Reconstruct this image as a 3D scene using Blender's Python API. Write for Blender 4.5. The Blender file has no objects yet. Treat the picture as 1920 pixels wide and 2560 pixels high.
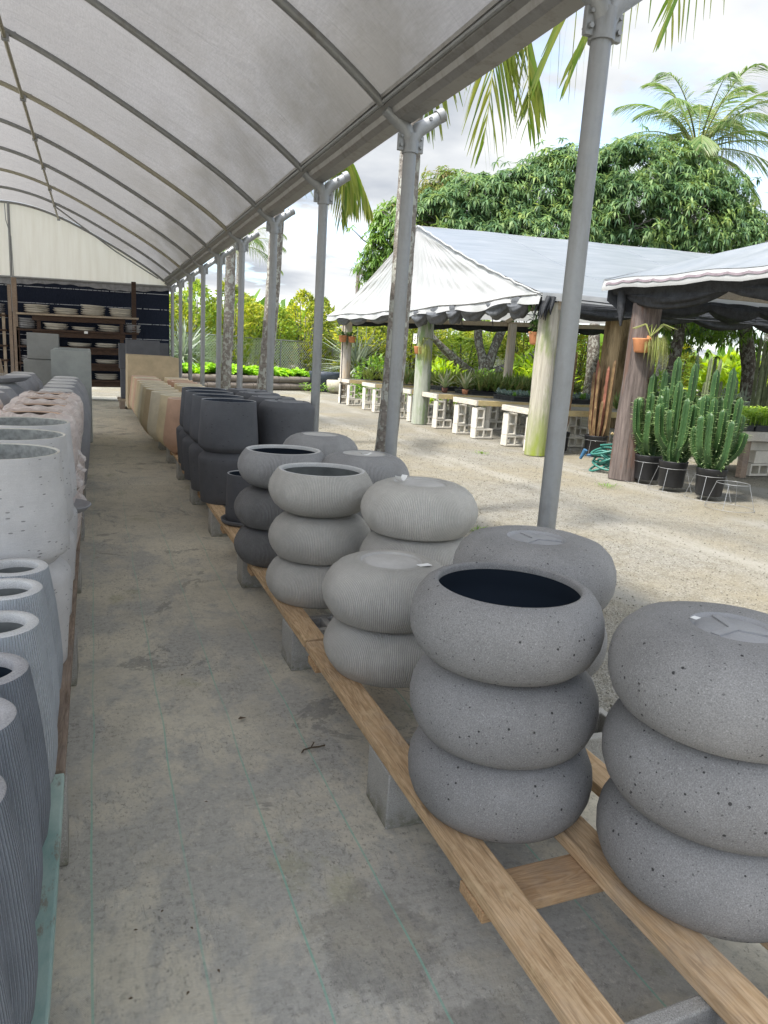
import bpy, bmesh, math, random
import numpy as np
from mathutils import Vector, Matrix
S = bpy.context.scene
COL = S.collection
rnd = random.Random(7)
RG = np.random.default_rng(11)
PI = math.pi

# ------------------------------------------------------------------ camera
cd = bpy.data.cameras.new('camera')
cam = bpy.data.objects.new('camera', cd)
COL.objects.link(cam)
S.camera = cam
CH = 1.45
_Y = np.array((-726., -434., 1790.)); _Y /= np.linalg.norm(_Y)
_Z = np.array((-520., 8300., 1790.)); _Z -= _Y * (_Z @ _Y); _Z /= np.linalg.norm(_Z)
_U = -_Z
_X = np.cross(_Y, _U)
_R = np.stack([_X, _Y, _U])
cam.matrix_world = Matrix(((_R[0][0], -_R[0][1], -_R[0][2], 0), (_R[1][0], -_R[1][1], -_R[1][2], 0),
                           (_R[2][0], -_R[2][1], -_R[2][2], CH), (0, 0, 0, 1)))
cd.sensor_fit = 'VERTICAL'
cd.sensor_height = 36
cd.lens = 1790 / 2560 * 36
cd.clip_start = .05
cd.clip_end = 3000

# ------------------------------------------------------------------ world, sun, exposure
SUN_EL, SUN_AZ = math.radians(61), math.radians(-108)   # azimuth from +Y towards +X
w = bpy.data.worlds.new('World'); S.world = w
w.use_nodes = True
nt = w.node_tree; N = nt.nodes; L = nt.links
for n in list(N): N.remove(n)
out = N.new('ShaderNodeOutputWorld'); bg = N.new('ShaderNodeBackground')
sky = N.new('ShaderNodeTexSky'); sky.sky_type = 'NISHITA'; sky.sun_disc = False
sky.sun_elevation = SUN_EL; sky.sun_rotation = SUN_AZ; sky.dust_density = 1.2; sky.air_density = 1.0
tc = N.new('ShaderNodeTexCoord'); sp = N.new('ShaderNodeSeparateXYZ'); L.new(tc.outputs['Generated'], sp.inputs[0])
ad = N.new('ShaderNodeMath'); ad.operation = 'ADD'; ad.inputs[1].default_value = .13; L.new(sp.outputs[2], ad.inputs[0])
mxz = N.new('ShaderNodeMath'); mxz.operation = 'MAXIMUM'; mxz.inputs[1].default_value = .03; L.new(ad.outputs[0], mxz.inputs[0])
dx = N.new('ShaderNodeMath'); dx.operation = 'DIVIDE'; L.new(sp.outputs[0], dx.inputs[0]); L.new(mxz.outputs[0], dx.inputs[1])
dy = N.new('ShaderNodeMath'); dy.operation = 'DIVIDE'; L.new(sp.outputs[1], dy.inputs[0]); L.new(mxz.outputs[0], dy.inputs[1])
cb = N.new('ShaderNodeCombineXYZ'); L.new(dx.outputs[0], cb.inputs[0]); L.new(dy.outputs[0], cb.inputs[1]); cb.inputs[2].default_value = 8.2
n1 = N.new('ShaderNodeTexNoise'); n1.inputs['Scale'].default_value = 1.5; n1.inputs['Detail'].default_value = 9; n1.inputs['Roughness'].default_value = .58
L.new(cb.outputs[0], n1.inputs['Vector'])
cr = N.new('ShaderNodeValToRGB'); cr.color_ramp.elements[0].position = .37; cr.color_ramp.elements[1].position = .52
L.new(n1.outputs['Fac'], cr.inputs['Fac'])
n2 = N.new('ShaderNodeTexNoise'); n2.inputs['Scale'].default_value = .9; n2.inputs['Detail'].default_value = 7
cb2 = N.new('ShaderNodeVectorMath'); cb2.operation = 'ADD'; cb2.inputs[1].default_value = (5.3, 2.1, 0); L.new(cb.outputs[0], cb2.inputs[0])
L.new(cb2.outputs[0], n2.inputs['Vector'])
cc = N.new('ShaderNodeValToRGB')
cc.color_ramp.elements[0].position = .34; cc.color_ramp.elements[0].color = (1.08, 1.19, 1.36, 1)
cc.color_ramp.elements[1].position = .60; cc.color_ramp.elements[1].color = (2.65, 2.66, 2.64, 1)
L.new(n2.outputs['Fac'], cc.inputs['Fac'])
sdn = N.new('ShaderNodeVectorMath'); sdn.operation = 'DOT_PRODUCT'; L.new(tc.outputs['Generated'], sdn.inputs[0])
sdn.inputs[1].default_value = (math.sin(SUN_AZ) * math.cos(SUN_EL), math.cos(SUN_AZ) * math.cos(SUN_EL), math.sin(SUN_EL))
sm1 = N.new('ShaderNodeMath'); sm1.operation = 'MAXIMUM'; sm1.inputs[1].default_value = 0; L.new(sdn.outputs['Value'], sm1.inputs[0])
sm2 = N.new('ShaderNodeMath'); sm2.operation = 'POWER'; sm2.inputs[1].default_value = 3.; L.new(sm1.outputs[0], sm2.inputs[0])
sm3 = N.new('ShaderNodeMath'); sm3.operation = 'MULTIPLY_ADD'; sm3.inputs[1].default_value = 3.8; sm3.inputs[2].default_value = 1.; L.new(sm2.outputs[0], sm3.inputs[0])   # thin cloud glows round the sun
ccs = N.new('ShaderNodeVectorMath'); ccs.operation = 'SCALE'; L.new(cc.outputs['Color'], ccs.inputs[0]); L.new(sm3.outputs[0], ccs.inputs['Scale'])
mx = N.new('ShaderNodeMix'); mx.data_type = 'RGBA'
L.new(cr.outputs['Color'], mx.inputs['Factor']); L.new(sky.outputs[0], mx.inputs[6]); L.new(ccs.outputs[0], mx.inputs[7])
L.new(mx.outputs[2], bg.inputs['Color']); bg.inputs['Strength'].default_value = .15
L.new(bg.outputs[0], out.inputs['Surface'])

sl = bpy.data.lights.new('sun', 'SUN'); sun = bpy.data.objects.new('sun', sl); COL.objects.link(sun)
sl.energy = 2.4; sl.angle = math.radians(6.0); sl.color = (1, .95, .87)
_sd = Vector((math.sin(SUN_AZ) * math.cos(SUN_EL), math.cos(SUN_AZ) * math.cos(SUN_EL), math.sin(SUN_EL)))
sun.rotation_euler = _sd.to_track_quat('Z', 'Y').to_euler()
S.view_settings.view_transform = 'Standard'; S.view_settings.look = 'None'
S.view_settings.exposure = 1.64; S.view_settings.gamma = 1; S.view_settings.use_curve_mapping = False
S.cycles.max_bounces = 10; S.cycles.transparent_max_bounces = 16; S.cycles.use_denoising = True
S.cycles.diffuse_bounces = 5; S.cycles.transmission_bounces = 8

# ------------------------------------------------------------------ mesh helpers
class MB:
    def __init__(s): s.V = []; s.F = []; s.n = 0
    def add(s, v, f, mi=0, sm=True):
        v = np.asarray(v, float).reshape(-1, 3)
        s.V.append(v)
        if isinstance(f, np.ndarray):
            s.F.append((f + s.n, mi, sm))
        else:
            by = {}
            for q in f: by.setdefault(len(q), []).append(q)
            for q in by.values(): s.F.append((np.array(q, int) + s.n, mi, sm))
        s.n += len(v)
        return s
    def build(s, name, mats, parent=None, loc=None):
        V = np.concatenate(s.V) if s.V else np.zeros((0, 3))
        me = bpy.data.meshes.new(name)
        me.vertices.add(len(V)); me.vertices.foreach_set('co', V.astype(np.float32).ravel())
        li = np.concatenate([f.ravel() for f, _, _ in s.F]).astype(np.int32)
        ct = np.concatenate([np.full(len(f), f.shape[1]) for f, _, _ in s.F]).astype(np.int32)
        mi = np.concatenate([np.full(len(f), m) for f, m, _ in s.F]).astype(np.int32)
        sm = np.concatenate([np.full(len(f), b) for f, _, b in s.F])
        me.loops.add(len(li)); me.loops.foreach_set('vertex_index', li)
        me.polygons.add(len(ct)); st = np.concatenate([[0], np.cumsum(ct)[:-1]]).astype(np.int32)
        me.polygons.foreach_set('loop_start', st); me.polygons.foreach_set('loop_total', ct)
        me.polygons.foreach_set('material_index', mi); me.polygons.foreach_set('use_smooth', sm)
        me.update(calc_edges=True); me.validate()
        for m in (mats if isinstance(mats, (list, tuple)) else [mats]): me.materials.append(m)
        o = bpy.data.objects.new(name, me); COL.objects.link(o)
        if parent is not None: o.parent = parent
        if loc is not None: o.location = loc
        return o
    def box(s, a, b, mi=0, ch=0.0, jit=0.0):
        a = np.minimum(a, b) * 1.0 if False else np.array(a, float); b = np.array(b, float)
        lo, hi = np.minimum(a, b), np.maximum(a, b)
        if ch <= 0:
            v = [(x, y, z) for x in (lo[0], hi[0]) for y in (lo[1], hi[1]) for z in (lo[2], hi[2])]
            return s.add(v, [(0, 1, 3, 2), (4, 6, 7, 5), (0, 4, 5, 1), (2, 3, 7, 6), (0, 2, 6, 4), (1, 5, 7, 3)], mi, False)
        bm = bmesh.new(); bmesh.ops.create_cube(bm, size=1)
        for v in bm.verts: v.co = Vector([(lo[i] + hi[i]) / 2 + v.co[i] * (hi[i] - lo[i]) for i in range(3)])
        bmesh.ops.bevel(bm, geom=list(bm.edges), offset=ch, segments=2, affect='EDGES', profile=.6)
        bm.verts.ensure_lookup_table()
        v = [tuple(q.co) for q in bm.verts]; f = [tuple(q.index for q in p.verts) for p in bm.faces]
        bm.free()
        return s.add(v, f, mi, False)
    def bar(s, p, q, wd, hg, mi=0, up=(0, 0, 1)):   # rectangular beam between two points
        p, q = np.array(p, float), np.array(q, float); d = (q - p) / np.linalg.norm(q - p)
        sd = np.cross(d, up); sd /= np.linalg.norm(sd); u = np.cross(sd, d)
        v = [e + sd * i * wd / 2 + u * j * hg / 2 for e in (p, q) for i in (-1, 1) for j in (-1, 1)]
        return s.add(v, [(0, 1, 3, 2), (4, 6, 7, 5), (0, 4, 5, 1), (2, 3, 7, 6), (0, 2, 6, 4), (1, 5, 7, 3)], mi, False)
    def tube(s, pts, rad, seg=10, mi=0, cap=True, sx=1.0, closed=False):
        P = np.array(pts, float); n = len(P)
        r = np.full(n, rad) if np.isscalar(rad) else np.array(rad, float)
        T = np.gradient(P, axis=0) if not closed else (np.roll(P, -1, 0) - np.roll(P, 1, 0))
        T /= np.linalg.norm(T, axis=1)[:, None] + 1e-12
        ref = np.array((0, 0, 1.)) if abs(T[:, 2]).mean() < .8 else np.array((0, 1., 0))
        A = np.cross(T, ref); A /= np.linalg.norm(A, axis=1)[:, None] + 1e-12; B = np.cross(A, T)
        t = np.linspace(0, 2 * PI, seg, endpoint=False)
        V = P[:, None] + r[:, None, None] * (np.cos(t)[None, :, None] * A[:, None] * sx + np.sin(t)[None, :, None] * B[:, None])
        i = np.arange(n if closed else n - 1)[:, None]; j = np.arange(seg)[None]
        k = (i + 1) % n
        F = np.stack([i * seg + j, i * seg + (j + 1) % seg, k * seg + (j + 1) % seg, k * seg + j], -1).reshape(-1, 4)
        s.add(V.reshape(-1, 3), F, mi, True)
        if cap and not closed:
            s.add(V[0], [tuple(range(seg))], mi, False); s.add(V[-1], [tuple(range(seg))[::-1]], mi, False)
        return s
    def lathe(s, prof, seg=48, mi=0, c=(0, 0, 0), mod=None, squash=(1, 1)):
        P = np.array(prof, float); n = len(P); t = np.linspace(0, 2 * PI, seg, endpoint=False)
        R = np.repeat(P[:, :1], seg, 1); Zz = np.repeat(P[:, 1:], seg, 1)
        if mod is not None: R, Zz = mod(R, Zz, t[None])
        V = np.stack([R * np.cos(t) * squash[0] + c[0], R * np.sin(t) * squash[1] + c[1], Zz + c[2]], -1)
        i = np.arange(n - 1)[:, None]; j = np.arange(seg)[None]
        F = np.stack([i * seg + j, i * seg + (j + 1) % seg, (i + 1) * seg + (j + 1) % seg, (i + 1) * seg + j], -1).reshape(-1, 4)
        return s.add(V.reshape(-1, 3), F, mi, True)
    def grid(s, P, mi=0, sm=True, closed=False):    # P (n,m,3)
        P = np.asarray(P, float); n, m = P.shape[:2]
        i = np.arange(n - 1)[:, None]; j = np.arange(m - 1)[None]
        F = np.stack([i * m + j, i * m + j + 1, (i + 1) * m + j + 1, (i + 1) * m + j], -1).reshape(-1, 4)
        return s.add(P.reshape(-1, 3), F, mi, sm)
    def leaves(s, P, D, U, ln, wd, mi=0, bend=.25, mid=.45):   # two-quad leaves, vectorised
        P = np.asarray(P, float); k = len(P)
        D = D / (np.linalg.norm(D, axis=1)[:, None] + 1e-9)
        Sd = np.cross(D, U); Sd /= np.linalg.norm(Sd, axis=1)[:, None] + 1e-9
        Up = np.cross(Sd, D)
        ln = np.broadcast_to(ln, (k,))[:, None]; wd = np.broadcast_to(wd, (k,))[:, None]
        M_ = P + D * ln * mid + Up * ln * .06
        E_ = P + D * ln - Up * ln * bend
        V = np.stack([P - Sd * wd * .12, P + Sd * wd * .12, M_ + Sd * wd * .5, M_ - Sd * wd * .5, E_ + Sd * wd * .08, E_ - Sd * wd * .08], 1)
        b = np.arange(k)[:, None] * 6
        F = np.concatenate([b + np.array([[0, 1, 2, 3]]), b + np.array([[3, 2, 4, 5]])])
        return s.add(V.reshape(-1, 3), F, mi, True)
    def move(s, d):
        s.V = [v + np.array(d, float) for v in s.V]; return s
    def rotz(s, a):
        c, q = math.cos(a), math.sin(a); R = np.array(((c, -q, 0), (q, c, 0), (0, 0, 1)))
        s.V = [v @ R.T for v in s.V]; return s

def tag(o, label=None, cat=None, group=None, kind=None):
    if label: o['label'] = label
    if cat: o['category'] = cat
    if group: o['group'] = group
    if kind: o['kind'] = kind
    return o
def thing(name, label, cat, loc=(0, 0, 0), rz=0, group=None):
    o = bpy.data.objects.new(name, None); COL.objects.link(o); o.empty_display_size = .1
    o.location = loc; o.rotation_euler = (0, 0, rz)
    return tag(o, label, cat, group)
def dup(o, loc=None, rot=None, label=None, parent=None, scale=None, group=None):
    c = o.copy(); COL.objects.link(c)
    if parent is not None: c.parent = parent
    if loc is not None: c.location = loc
    if rot is not None: c.rotation_euler = rot
    if scale is not None: c.scale = scale
    if label: c['label'] = label
    if group: c['group'] = group
    for ch in list(o.children): dup(ch, parent=c)
    return c
ORD = ['first', 'second', 'third', 'fourth', 'fifth', 'sixth', 'seventh', 'eighth', 'ninth', 'tenth', 'eleventh', 'twelfth', 'thirteenth']
def smooth_noise(n, k, amp, seed=0):
    g = np.random.default_rng(seed); x = np.linspace(0, 1, n)
    return amp * sum(np.sin(2 * PI * (x * f + g.random())) / f ** .6 for f in g.uniform(.5, k, 6)) / 3

# ------------------------------------------------------------------ materials
class NM:
    def __init__(s, name, rough=.8, metal=0., spec=.3):
        s.m = bpy.data.materials.new(name); s.m.use_nodes = True; s.nt = s.m.node_tree; s.N = s.nt.nodes; s.L = s.nt.links
        s.b = s.N['Principled BSDF']; s.o = s.N['Material Output']
        s.b.inputs['Roughness'].default_value = rough; s.b.inputs['Metallic'].default_value = metal
        s.b.inputs['Specular IOR Level'].default_value = spec
        s._c = None
    def lk(s, a, b): s.L.new(a, b); return s
    def co(s, sc=(1, 1, 1), kind='Object'):
        t = s.N.new('ShaderNodeTexCoord'); mp = s.N.new('ShaderNodeMapping'); mp.inputs['Scale'].default_value = sc
        s.lk(t.outputs[kind], mp.inputs[0]); return mp.outputs[0]
    def world(s, sc=(1, 1, 1)):
        t = s.N.new('ShaderNodeNewGeometry'); mp = s.N.new('ShaderNodeMapping'); mp.inputs['Scale'].default_value = sc
        s.lk(t.outputs['Position'], mp.inputs[0]); return mp.outputs[0]
    def noise(s, v, scale=5, det=5, rough=.6, dist=0):
        n = s.N.new('ShaderNodeTexNoise'); n.inputs['Scale'].default_value = scale; n.inputs['Detail'].default_value = det
        n.inputs['Roughness'].default_value = rough; n.inputs['Distortion'].default_value = dist; s.lk(v, n.inputs['Vector']); return n.outputs['Fac']
    def voro(s, v, scale=5, feat='F1', o='Distance'):
        n = s.N.new('ShaderNodeTexVoronoi'); n.inputs['Scale'].default_value = scale; n.feature = feat; s.lk(v, n.inputs['Vector']); return n.outputs[o]
    def wave(s, v, scale, dist=2, axis='X', det=2, ds=1):
        n = s.N.new('ShaderNodeTexWave'); n.inputs['Scale'].default_value = scale; n.inputs['Distortion'].default_value = dist
        n.inputs['Detail'].default_value = det; n.inputs['Detail Scale'].default_value = ds; n.bands_direction = axis; s.lk(v, n.inputs['Vector']); return n.outputs['Fac']
    def ramp(s, f, *st):
        n = s.N.new('ShaderNodeValToRGB'); e = n.color_ramp.elements
        while len(e) < len(st): e.new(.5)
        for q, (p, c) in zip(e, st):
            q.position = p; q.color = (c, c, c, 1) if np.isscalar(c) else (*c, 1)
        s.lk(f, n.inputs[0]); return n.outputs[0]
    def mix(s, f, a, b, mode='MIX'):
        n = s.N.new('ShaderNodeMix'); n.data_type = 'RGBA'; n.blend_type = mode
        for v, q in ((f, 0), (a, 6), (b, 7)):
            i = n.inputs[q]
            if hasattr(v, 'is_output'): s.lk(v, i)
            elif np.isscalar(v): i.default_value = v if q == 0 else (v, v, v, 1)
            else: i.default_value = (*v, 1)
        return n.outputs[2]
    def math(s, op, a, b=None, c=None):
        n = s.N.new('ShaderNodeMath'); n.operation = op
        for v, i in ((a, 0), (b, 1), (c, 2)):
            if v is None: continue
            if hasattr(v, 'is_output'): s.lk(v, n.inputs[i])
            else: n.inputs[i].default_value = v
        return n.outputs[0]
    def sep(s, v):
        n = s.N.new('ShaderNodeSeparateXYZ'); s.lk(v, n.inputs[0]); return n.outputs
    def orand(s): return s.N.new('ShaderNodeObjectInfo').outputs['Random']
    def irand(s): return s.N.new('ShaderNodeNewGeometry').outputs['Random Per Island']
    def color(s, c):
        if hasattr(c, 'is_output'): s.lk(c, s.b.inputs['Base Color'])
        else: s.b.inputs['Base Color'].default_value = (*c, 1)
        s._c = c; return s
    def bump(s, h, st=.5, d=.01, prev=None):
        n = s.N.new('ShaderNodeBump'); n.inputs['Strength'].default_value = st; n.inputs['Distance'].default_value = d
        s.lk(h, n.inputs['Height'])
        if prev is not None: s.lk(prev, n.inputs['Normal'])
        s.lk(n.outputs[0], s.b.inputs['Normal']); s.nrm = n.outputs[0]; return n.outputs[0]
    def translucent(s, fac, col=None):
        t = s.N.new('ShaderNodeBsdfTranslucent'); m = s.N.new('ShaderNodeMixShader'); m.inputs[0].default_value = fac
        c = col if col is not None else s._c
        if hasattr(c, 'is_output'): s.lk(c, t.inputs[0])
        else: t.inputs[0].default_value = (*c, 1)
        if hasattr(s, 'nrm'): s.lk(s.nrm, t.inputs['Normal'])
        s.lk(s.b.outputs[0], m.inputs[1]); s.lk(t.outputs[0], m.inputs[2]); s.lk(m.outputs[0], s.o.inputs[0]); return s
    def transp(s, fac):
        src = s.o.inputs[0].links[0].from_socket
        t = s.N.new('ShaderNodeBsdfTransparent'); m = s.N.new('ShaderNodeMixShader')
        if hasattr(fac, 'is_output'): s.lk(fac, m.inputs[0])
        else: m.inputs[0].default_value = fac
        s.lk(src, m.inputs[1]); s.lk(t.outputs[0], m.inputs[2]); s.lk(m.outputs[0], s.o.inputs[0]); return s

def plain(name, c, rough=.7, metal=0, nz=.25, scale=12, spec=.3, bump=.15):
    k = NM(name, rough, metal, spec); v = k.co()
    f = k.noise(v, scale, 6)
    c = np.array(c)
    k.color(k.ramp(f, (.3, tuple(c * (1 - nz))), (.7, tuple(np.minimum(c * (1 + nz), 1)))))
    if bump: k.bump(k.noise(v, scale * 6, 4), bump, .004)
    return k.m
def galv(name, c, dirty=.5):
    k = NM(name, .48, .55, .4); v = k.world()
    a = k.noise(v, 22, 5, .65); b = k.noise(k.world((6, 6, 1.2)), 2.2, 6, .7)
    col = k.ramp(a, (.3, tuple(np.array(c) * .9)), (.7, tuple(np.array(c) * 1.1)))
    st = k.ramp(b, (.5, 0.), (.72, dirty))
    k.color(k.mix(st, col, (.16, .145, .12))); k.lk(k.ramp(a, (.3, .38), (.7, .6)), k.b.inputs['Roughness'])
    k.bump(k.noise(v, 90, 3), .08, .003)
    return k.m
def concrete(name, c, pits=0, moss=0, ribs=0, ribd=.0022, light=.25, streak=0, rough=.82, speck=.12, vary=.12):
    k = NM(name, rough, 0, .25); v = k.co()
    oi = k.N.new('ShaderNodeObjectInfo'); va = k.N.new('ShaderNodeVectorMath'); va.operation = 'ADD'; k.lk(v, va.inputs[0])
    vs = k.N.new('ShaderNodeVectorMath'); vs.operation = 'SCALE'; vs.inputs[0].default_value = (7.3, 3.1, 5.7); k.lk(oi.outputs['Random'], vs.inputs['Scale']); k.lk(vs.outputs[0], va.inputs[1])
    p = va.outputs[0]; c = np.array(c)
    big = k.noise(p, 5, 6, .62); fine = k.noise(p, 330, 3, .65)
    col = k.ramp(big, (.3, tuple(c * .86)), (.7, tuple(np.minimum(c * 1.14, .95))))
    col = k.mix(1., col, k.ramp(fine, (.3, 1 - speck), (.7, 1 + speck)), 'MULTIPLY')
    col = k.mix(1., col, k.ramp(oi.outputs['Random'], (0, 1 - vary), (1, 1 + vary)), 'MULTIPLY')
    nrm = k.bump(fine, .25, .0015)
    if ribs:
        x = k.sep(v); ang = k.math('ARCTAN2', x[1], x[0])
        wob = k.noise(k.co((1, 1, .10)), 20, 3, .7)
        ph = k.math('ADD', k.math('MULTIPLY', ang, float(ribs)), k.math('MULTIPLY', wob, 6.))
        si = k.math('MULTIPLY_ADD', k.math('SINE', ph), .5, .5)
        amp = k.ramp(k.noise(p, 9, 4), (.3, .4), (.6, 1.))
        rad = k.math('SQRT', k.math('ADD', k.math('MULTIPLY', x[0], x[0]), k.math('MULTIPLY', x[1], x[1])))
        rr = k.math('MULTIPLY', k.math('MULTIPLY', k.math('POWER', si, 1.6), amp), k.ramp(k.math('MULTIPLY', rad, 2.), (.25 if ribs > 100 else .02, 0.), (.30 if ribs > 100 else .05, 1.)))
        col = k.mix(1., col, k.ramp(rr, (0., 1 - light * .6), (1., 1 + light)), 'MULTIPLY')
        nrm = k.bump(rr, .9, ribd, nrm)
    if pits:
        d = k.voro(p, 105, 'F1'); sz = k.voro(p, 105, 'F1', 'Color')
        m = k.math('LESS_THAN', k.math('ADD', d, k.math('MULTIPLY', fine, .15)), k.math('MULTIPLY_ADD', k.math('MULTIPLY', k.sep(sz)[0], k.math('GREATER_THAN', k.sep(sz)[1], .62)), .36, .0))
        col = k.mix(k.math('MULTIPLY', m, .75), col, tuple(c * .38)); nrm = k.bump(k.math('SUBTRACT', 1., m), .5, .002, nrm)
        d = k.voro(p, pits, 'F1'); sz = k.voro(p, pits, 'F1', 'Color')
        r = k.math('MULTIPLY', k.math('POWER', k.sep(sz)[0], 1.6), .29)
        r = k.math('MULTIPLY', k.math('GREATER_THAN', k.sep(sz)[1], .5), r)
        m = k.math('LESS_THAN', k.math('ADD', d, k.math('MULTIPLY', fine, .08)), k.math('ADD', r, -.015))
        col = k.mix(m, col, tuple(c * .22)); nrm = k.bump(k.math('SUBTRACT', 1., m), .8, .004, nrm)
        sp2 = k.math('GREATER_THAN', k.noise(p, 260, 2, .5), .655)
        col = k.mix(k.math('MULTIPLY', sp2, .32), col, tuple(np.minimum(c * 2.2, .9)))
    if streak:
        sx = k.voro(k.co((1, 1, 3.2)), 26, 'F1'); sc_ = k.voro(k.co((1, 1, 3.2)), 26, 'F1', 'Color')
        m = k.math('MULTIPLY', k.math('LESS_THAN', sx, .2), k.math('GREATER_THAN', k.sep(sc_)[0], streak))
        col = k.mix(m, col, tuple(c * .5)); nrm = k.bump(k.math('SUBTRACT', 1., m), .5, .003, nrm)
        nrm = k.bump(k.noise(k.co((1, 1, 6)), 22, 4), .35, .004, nrm)
    if moss:
        wz = k.sep(k.world())[2]; mk_ = k.math('MULTIPLY', k.ramp(k.math('MULTIPLY', wz, 5.), (.0, 1.), (.45, 0.)), k.ramp(k.noise(k.world(), 14, 6, .7), (.4, 0.), (.6, .85))); col = k.mix(mk_, col, (.13, .125, .07))
        hp = k.noise(p, 120, 4, .7); nrm = k.bump(hp, .7, .006, nrm)
    k.color(col)
    return k.m
def wood(name, c1, c2, scale=(14, 1.2, 14), dirt=.3, bump=.35, rough=.75):
    k = NM(name, rough, 0, .25)
    t = k.N.new('ShaderNodeTexCoord'); oi = k.N.new('ShaderNodeObjectInfo')
    va = k.N.new('ShaderNodeVectorMath'); va.operation = 'ADD'; k.lk(t.outputs['Object'], va.inputs[0])
    vs = k.N.new('ShaderNodeVectorMath'); vs.operation = 'SCALE'; vs.inputs[0].default_value = (3.3, 5.1, 2.7); k.lk(oi.outputs['Random'], vs.inputs['Scale']); k.lk(vs.outputs[0], va.inputs[1])
    mp = k.N.new('ShaderNodeMapping'); mp.inputs['Scale'].default_value = scale; k.lk(va.outputs[0], mp.inputs[0]); p = mp.outputs[0]
    g = k.noise(p, 1.3, 3, .5, 1.2)
    rings = k.math('FRACT', k.math('MULTIPLY', g, 9.))
    fine = k.noise(p, 9, 5, .7)
    col = k.ramp(rings, (0., c1), (.55, c2), (.9, tuple(np.array(c1) * .82)), (1., c1))
    col = k.mix(.45, col, k.ramp(fine, (.3, tuple(np.array(c1) * .6)), (.7, c2)))
    ln = k.N.new('ShaderNodeMapping'); ln.inputs['Scale'].default_value = tuple(np.array(scale) * 3.2); k.lk(va.outputs[0], ln.inputs[0]); col = k.mix(k.ramp(k.noise(ln.outputs[0], 2, 3, .6), (.55, 0.), (.66, .55)), col, tuple(np.array(c1) * .55))
    col = k.mix(k.ramp(k.noise(va.outputs[0], 7, 5, .7), (.56, 0.), (.66, .45)), col, tuple(np.minimum(np.array(c2) * 1.35, .9)))
    kp = k.N.new('ShaderNodeMapping'); kp.inputs['Scale'].default_value = tuple(np.minimum(np.array(scale), 5) * (1.4 if scale[0] != scale[1] else .4)); k.lk(va.outputs[0], kp.inputs[0])
    kn = k.voro(kp.outputs[0], 1.6, 'F1'); col = k.mix(k.ramp(kn, (.03, .7), (.07, .4), (.12, 0.)), col, tuple(np.array(c1) * .5))
    ck_ = k.N.new('ShaderNodeMapping'); ck_.inputs['Scale'].default_value = tuple(np.array(scale) * (5 if scale[0] != scale[1] else 1)); k.lk(va.outputs[0], ck_.inputs[0]); col = k.mix(k.ramp(k.noise(ck_.outputs[0], 1., 2, .4), (.68, 0.), (.72, .5)), col, tuple(np.array(c1) * .4))
    gr = k.noise(va.outputs[0], 3.5, 6, .7)
    col = k.mix(k.ramp(gr, (.5, 0.), (.72, dirt)), col, tuple(np.array(c1) * .38))
    wg = k.noise(va.outputs[0], 2.2, 7, .75); col = k.mix(k.ramp(wg, (.48, 0.), (.66, .38)), col, tuple((np.array(c1) + np.array(c2)) / 2 * (.35, .4, .5) + .30 * np.mean(c2)))
    k.color(col); k.bump(fine, bump, .003)
    return k.m
def leafm(name, stops, tr=.35, rough=.45, tint=1.25, spec=.35, clump=0):
    k = NM(name, rough, 0, spec); r = k.irand()
    n = len(stops)
    col = k.ramp(r, *[(i / (n - 1), c) for i, c in enumerate(stops)])
    if clump: col = k.mix(1., col, k.ramp(k.noise(k.world(), clump, 3, .6), (.36, (.62, .70, .72)), (.52, 1.), (.66, (1.55, 1.35, 1.0))), 'MULTIPLY')
    k.color(col); hs = k.N.new('ShaderNodeHueSaturation'); hs.inputs['Hue'].default_value = .485; hs.inputs['Saturation'].default_value = 1.1; hs.inputs['Value'].default_value = tint
    k.lk(col, hs.inputs['Color']); k.translucent(tr, hs.outputs[0]); return k.m
def bark(name, c1, c2, lich=None, scale=6, bump=.6, zs=.35):
    k = NM(name, .9, 0, .15); v = k.world((1, 1, zs))
    f = k.noise(v, scale * 3, 7, .7); col = k.ramp(f, (.32, c1), (.68, c2))
    if lich:
        b = k.noise(k.world((1, 1, .8)), scale * 2.2, 6, .65)
        col = k.mix(k.ramp(b, (.5, 0.), (.56, 1.)), col, lich)
    k.color(col); k.bump(f, bump, .02); return k.m

mt = {}
mt['galv'] = galv('galvanised_steel', (.30, .31, .315), .35)
mt['galv_d'] = galv('dull_galvanised_steel', (.24, .245, .24), .6)
mt['gut'] = galv('gutter_steel', (.31, .305, .295), .6)
mt['clamp'] = galv('cast_clamp_steel', (.30, .31, .315), .4)
mt['purl'] = galv('weathered_purlin_steel', (.33, .31, .24), .5)
# roof fabric
k = NM('roof_fabric', .55, 0, .3); v = k.world()
dirt = k.noise(k.world((1, .5, 1)), 1.1, 6, .62)
x_ = k.sep(k.world())
edge = k.math('MULTIPLY', k.ramp(k.math('MULTIPLY_ADD', x_[0], .28, .0), (.05, 0.), (.48, 1.)), 1.)
mott = k.ramp(dirt, (.42, 0.), (.60, 1.))
dm = k.math('MULTIPLY', k.math('MULTIPLY_ADD', edge, .7, .12), mott)
fine = k.noise(k.world((3, .4, 3)), 30, 3)
base = k.ramp(fine, (.3, (.26, .255, .256)), (.7, (.315, .309, .309)))
col = k.mix(dm, base, (.19, .18, .16)); k.color(col)
wr = k.noise(k.world((.7, 2.5, .7)), 3.0, 5, .6, .6); nb = k.bump(wr, .4, .05); k.bump(k.voro(k.world((.6, 1.6, .6)), 5, 'SMOOTH_F1'), .25, .02, nb)
k.translucent(.45); mt['roof'] = k.m
k = NM('gable_fabric', .55, 0, .3); v = k.world((6, 1, .5)); f = k.noise(v, 2, 5, .6)
k.color(k.ramp(f, (.3, (.80, .75, .66)), (.7, (.88, .84, .76)))); k.translucent(.55); mt['gable'] = k.m
k = NM('navy_shade_cloth', .85, 0, .15); z = k.sep(k.world())
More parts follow.
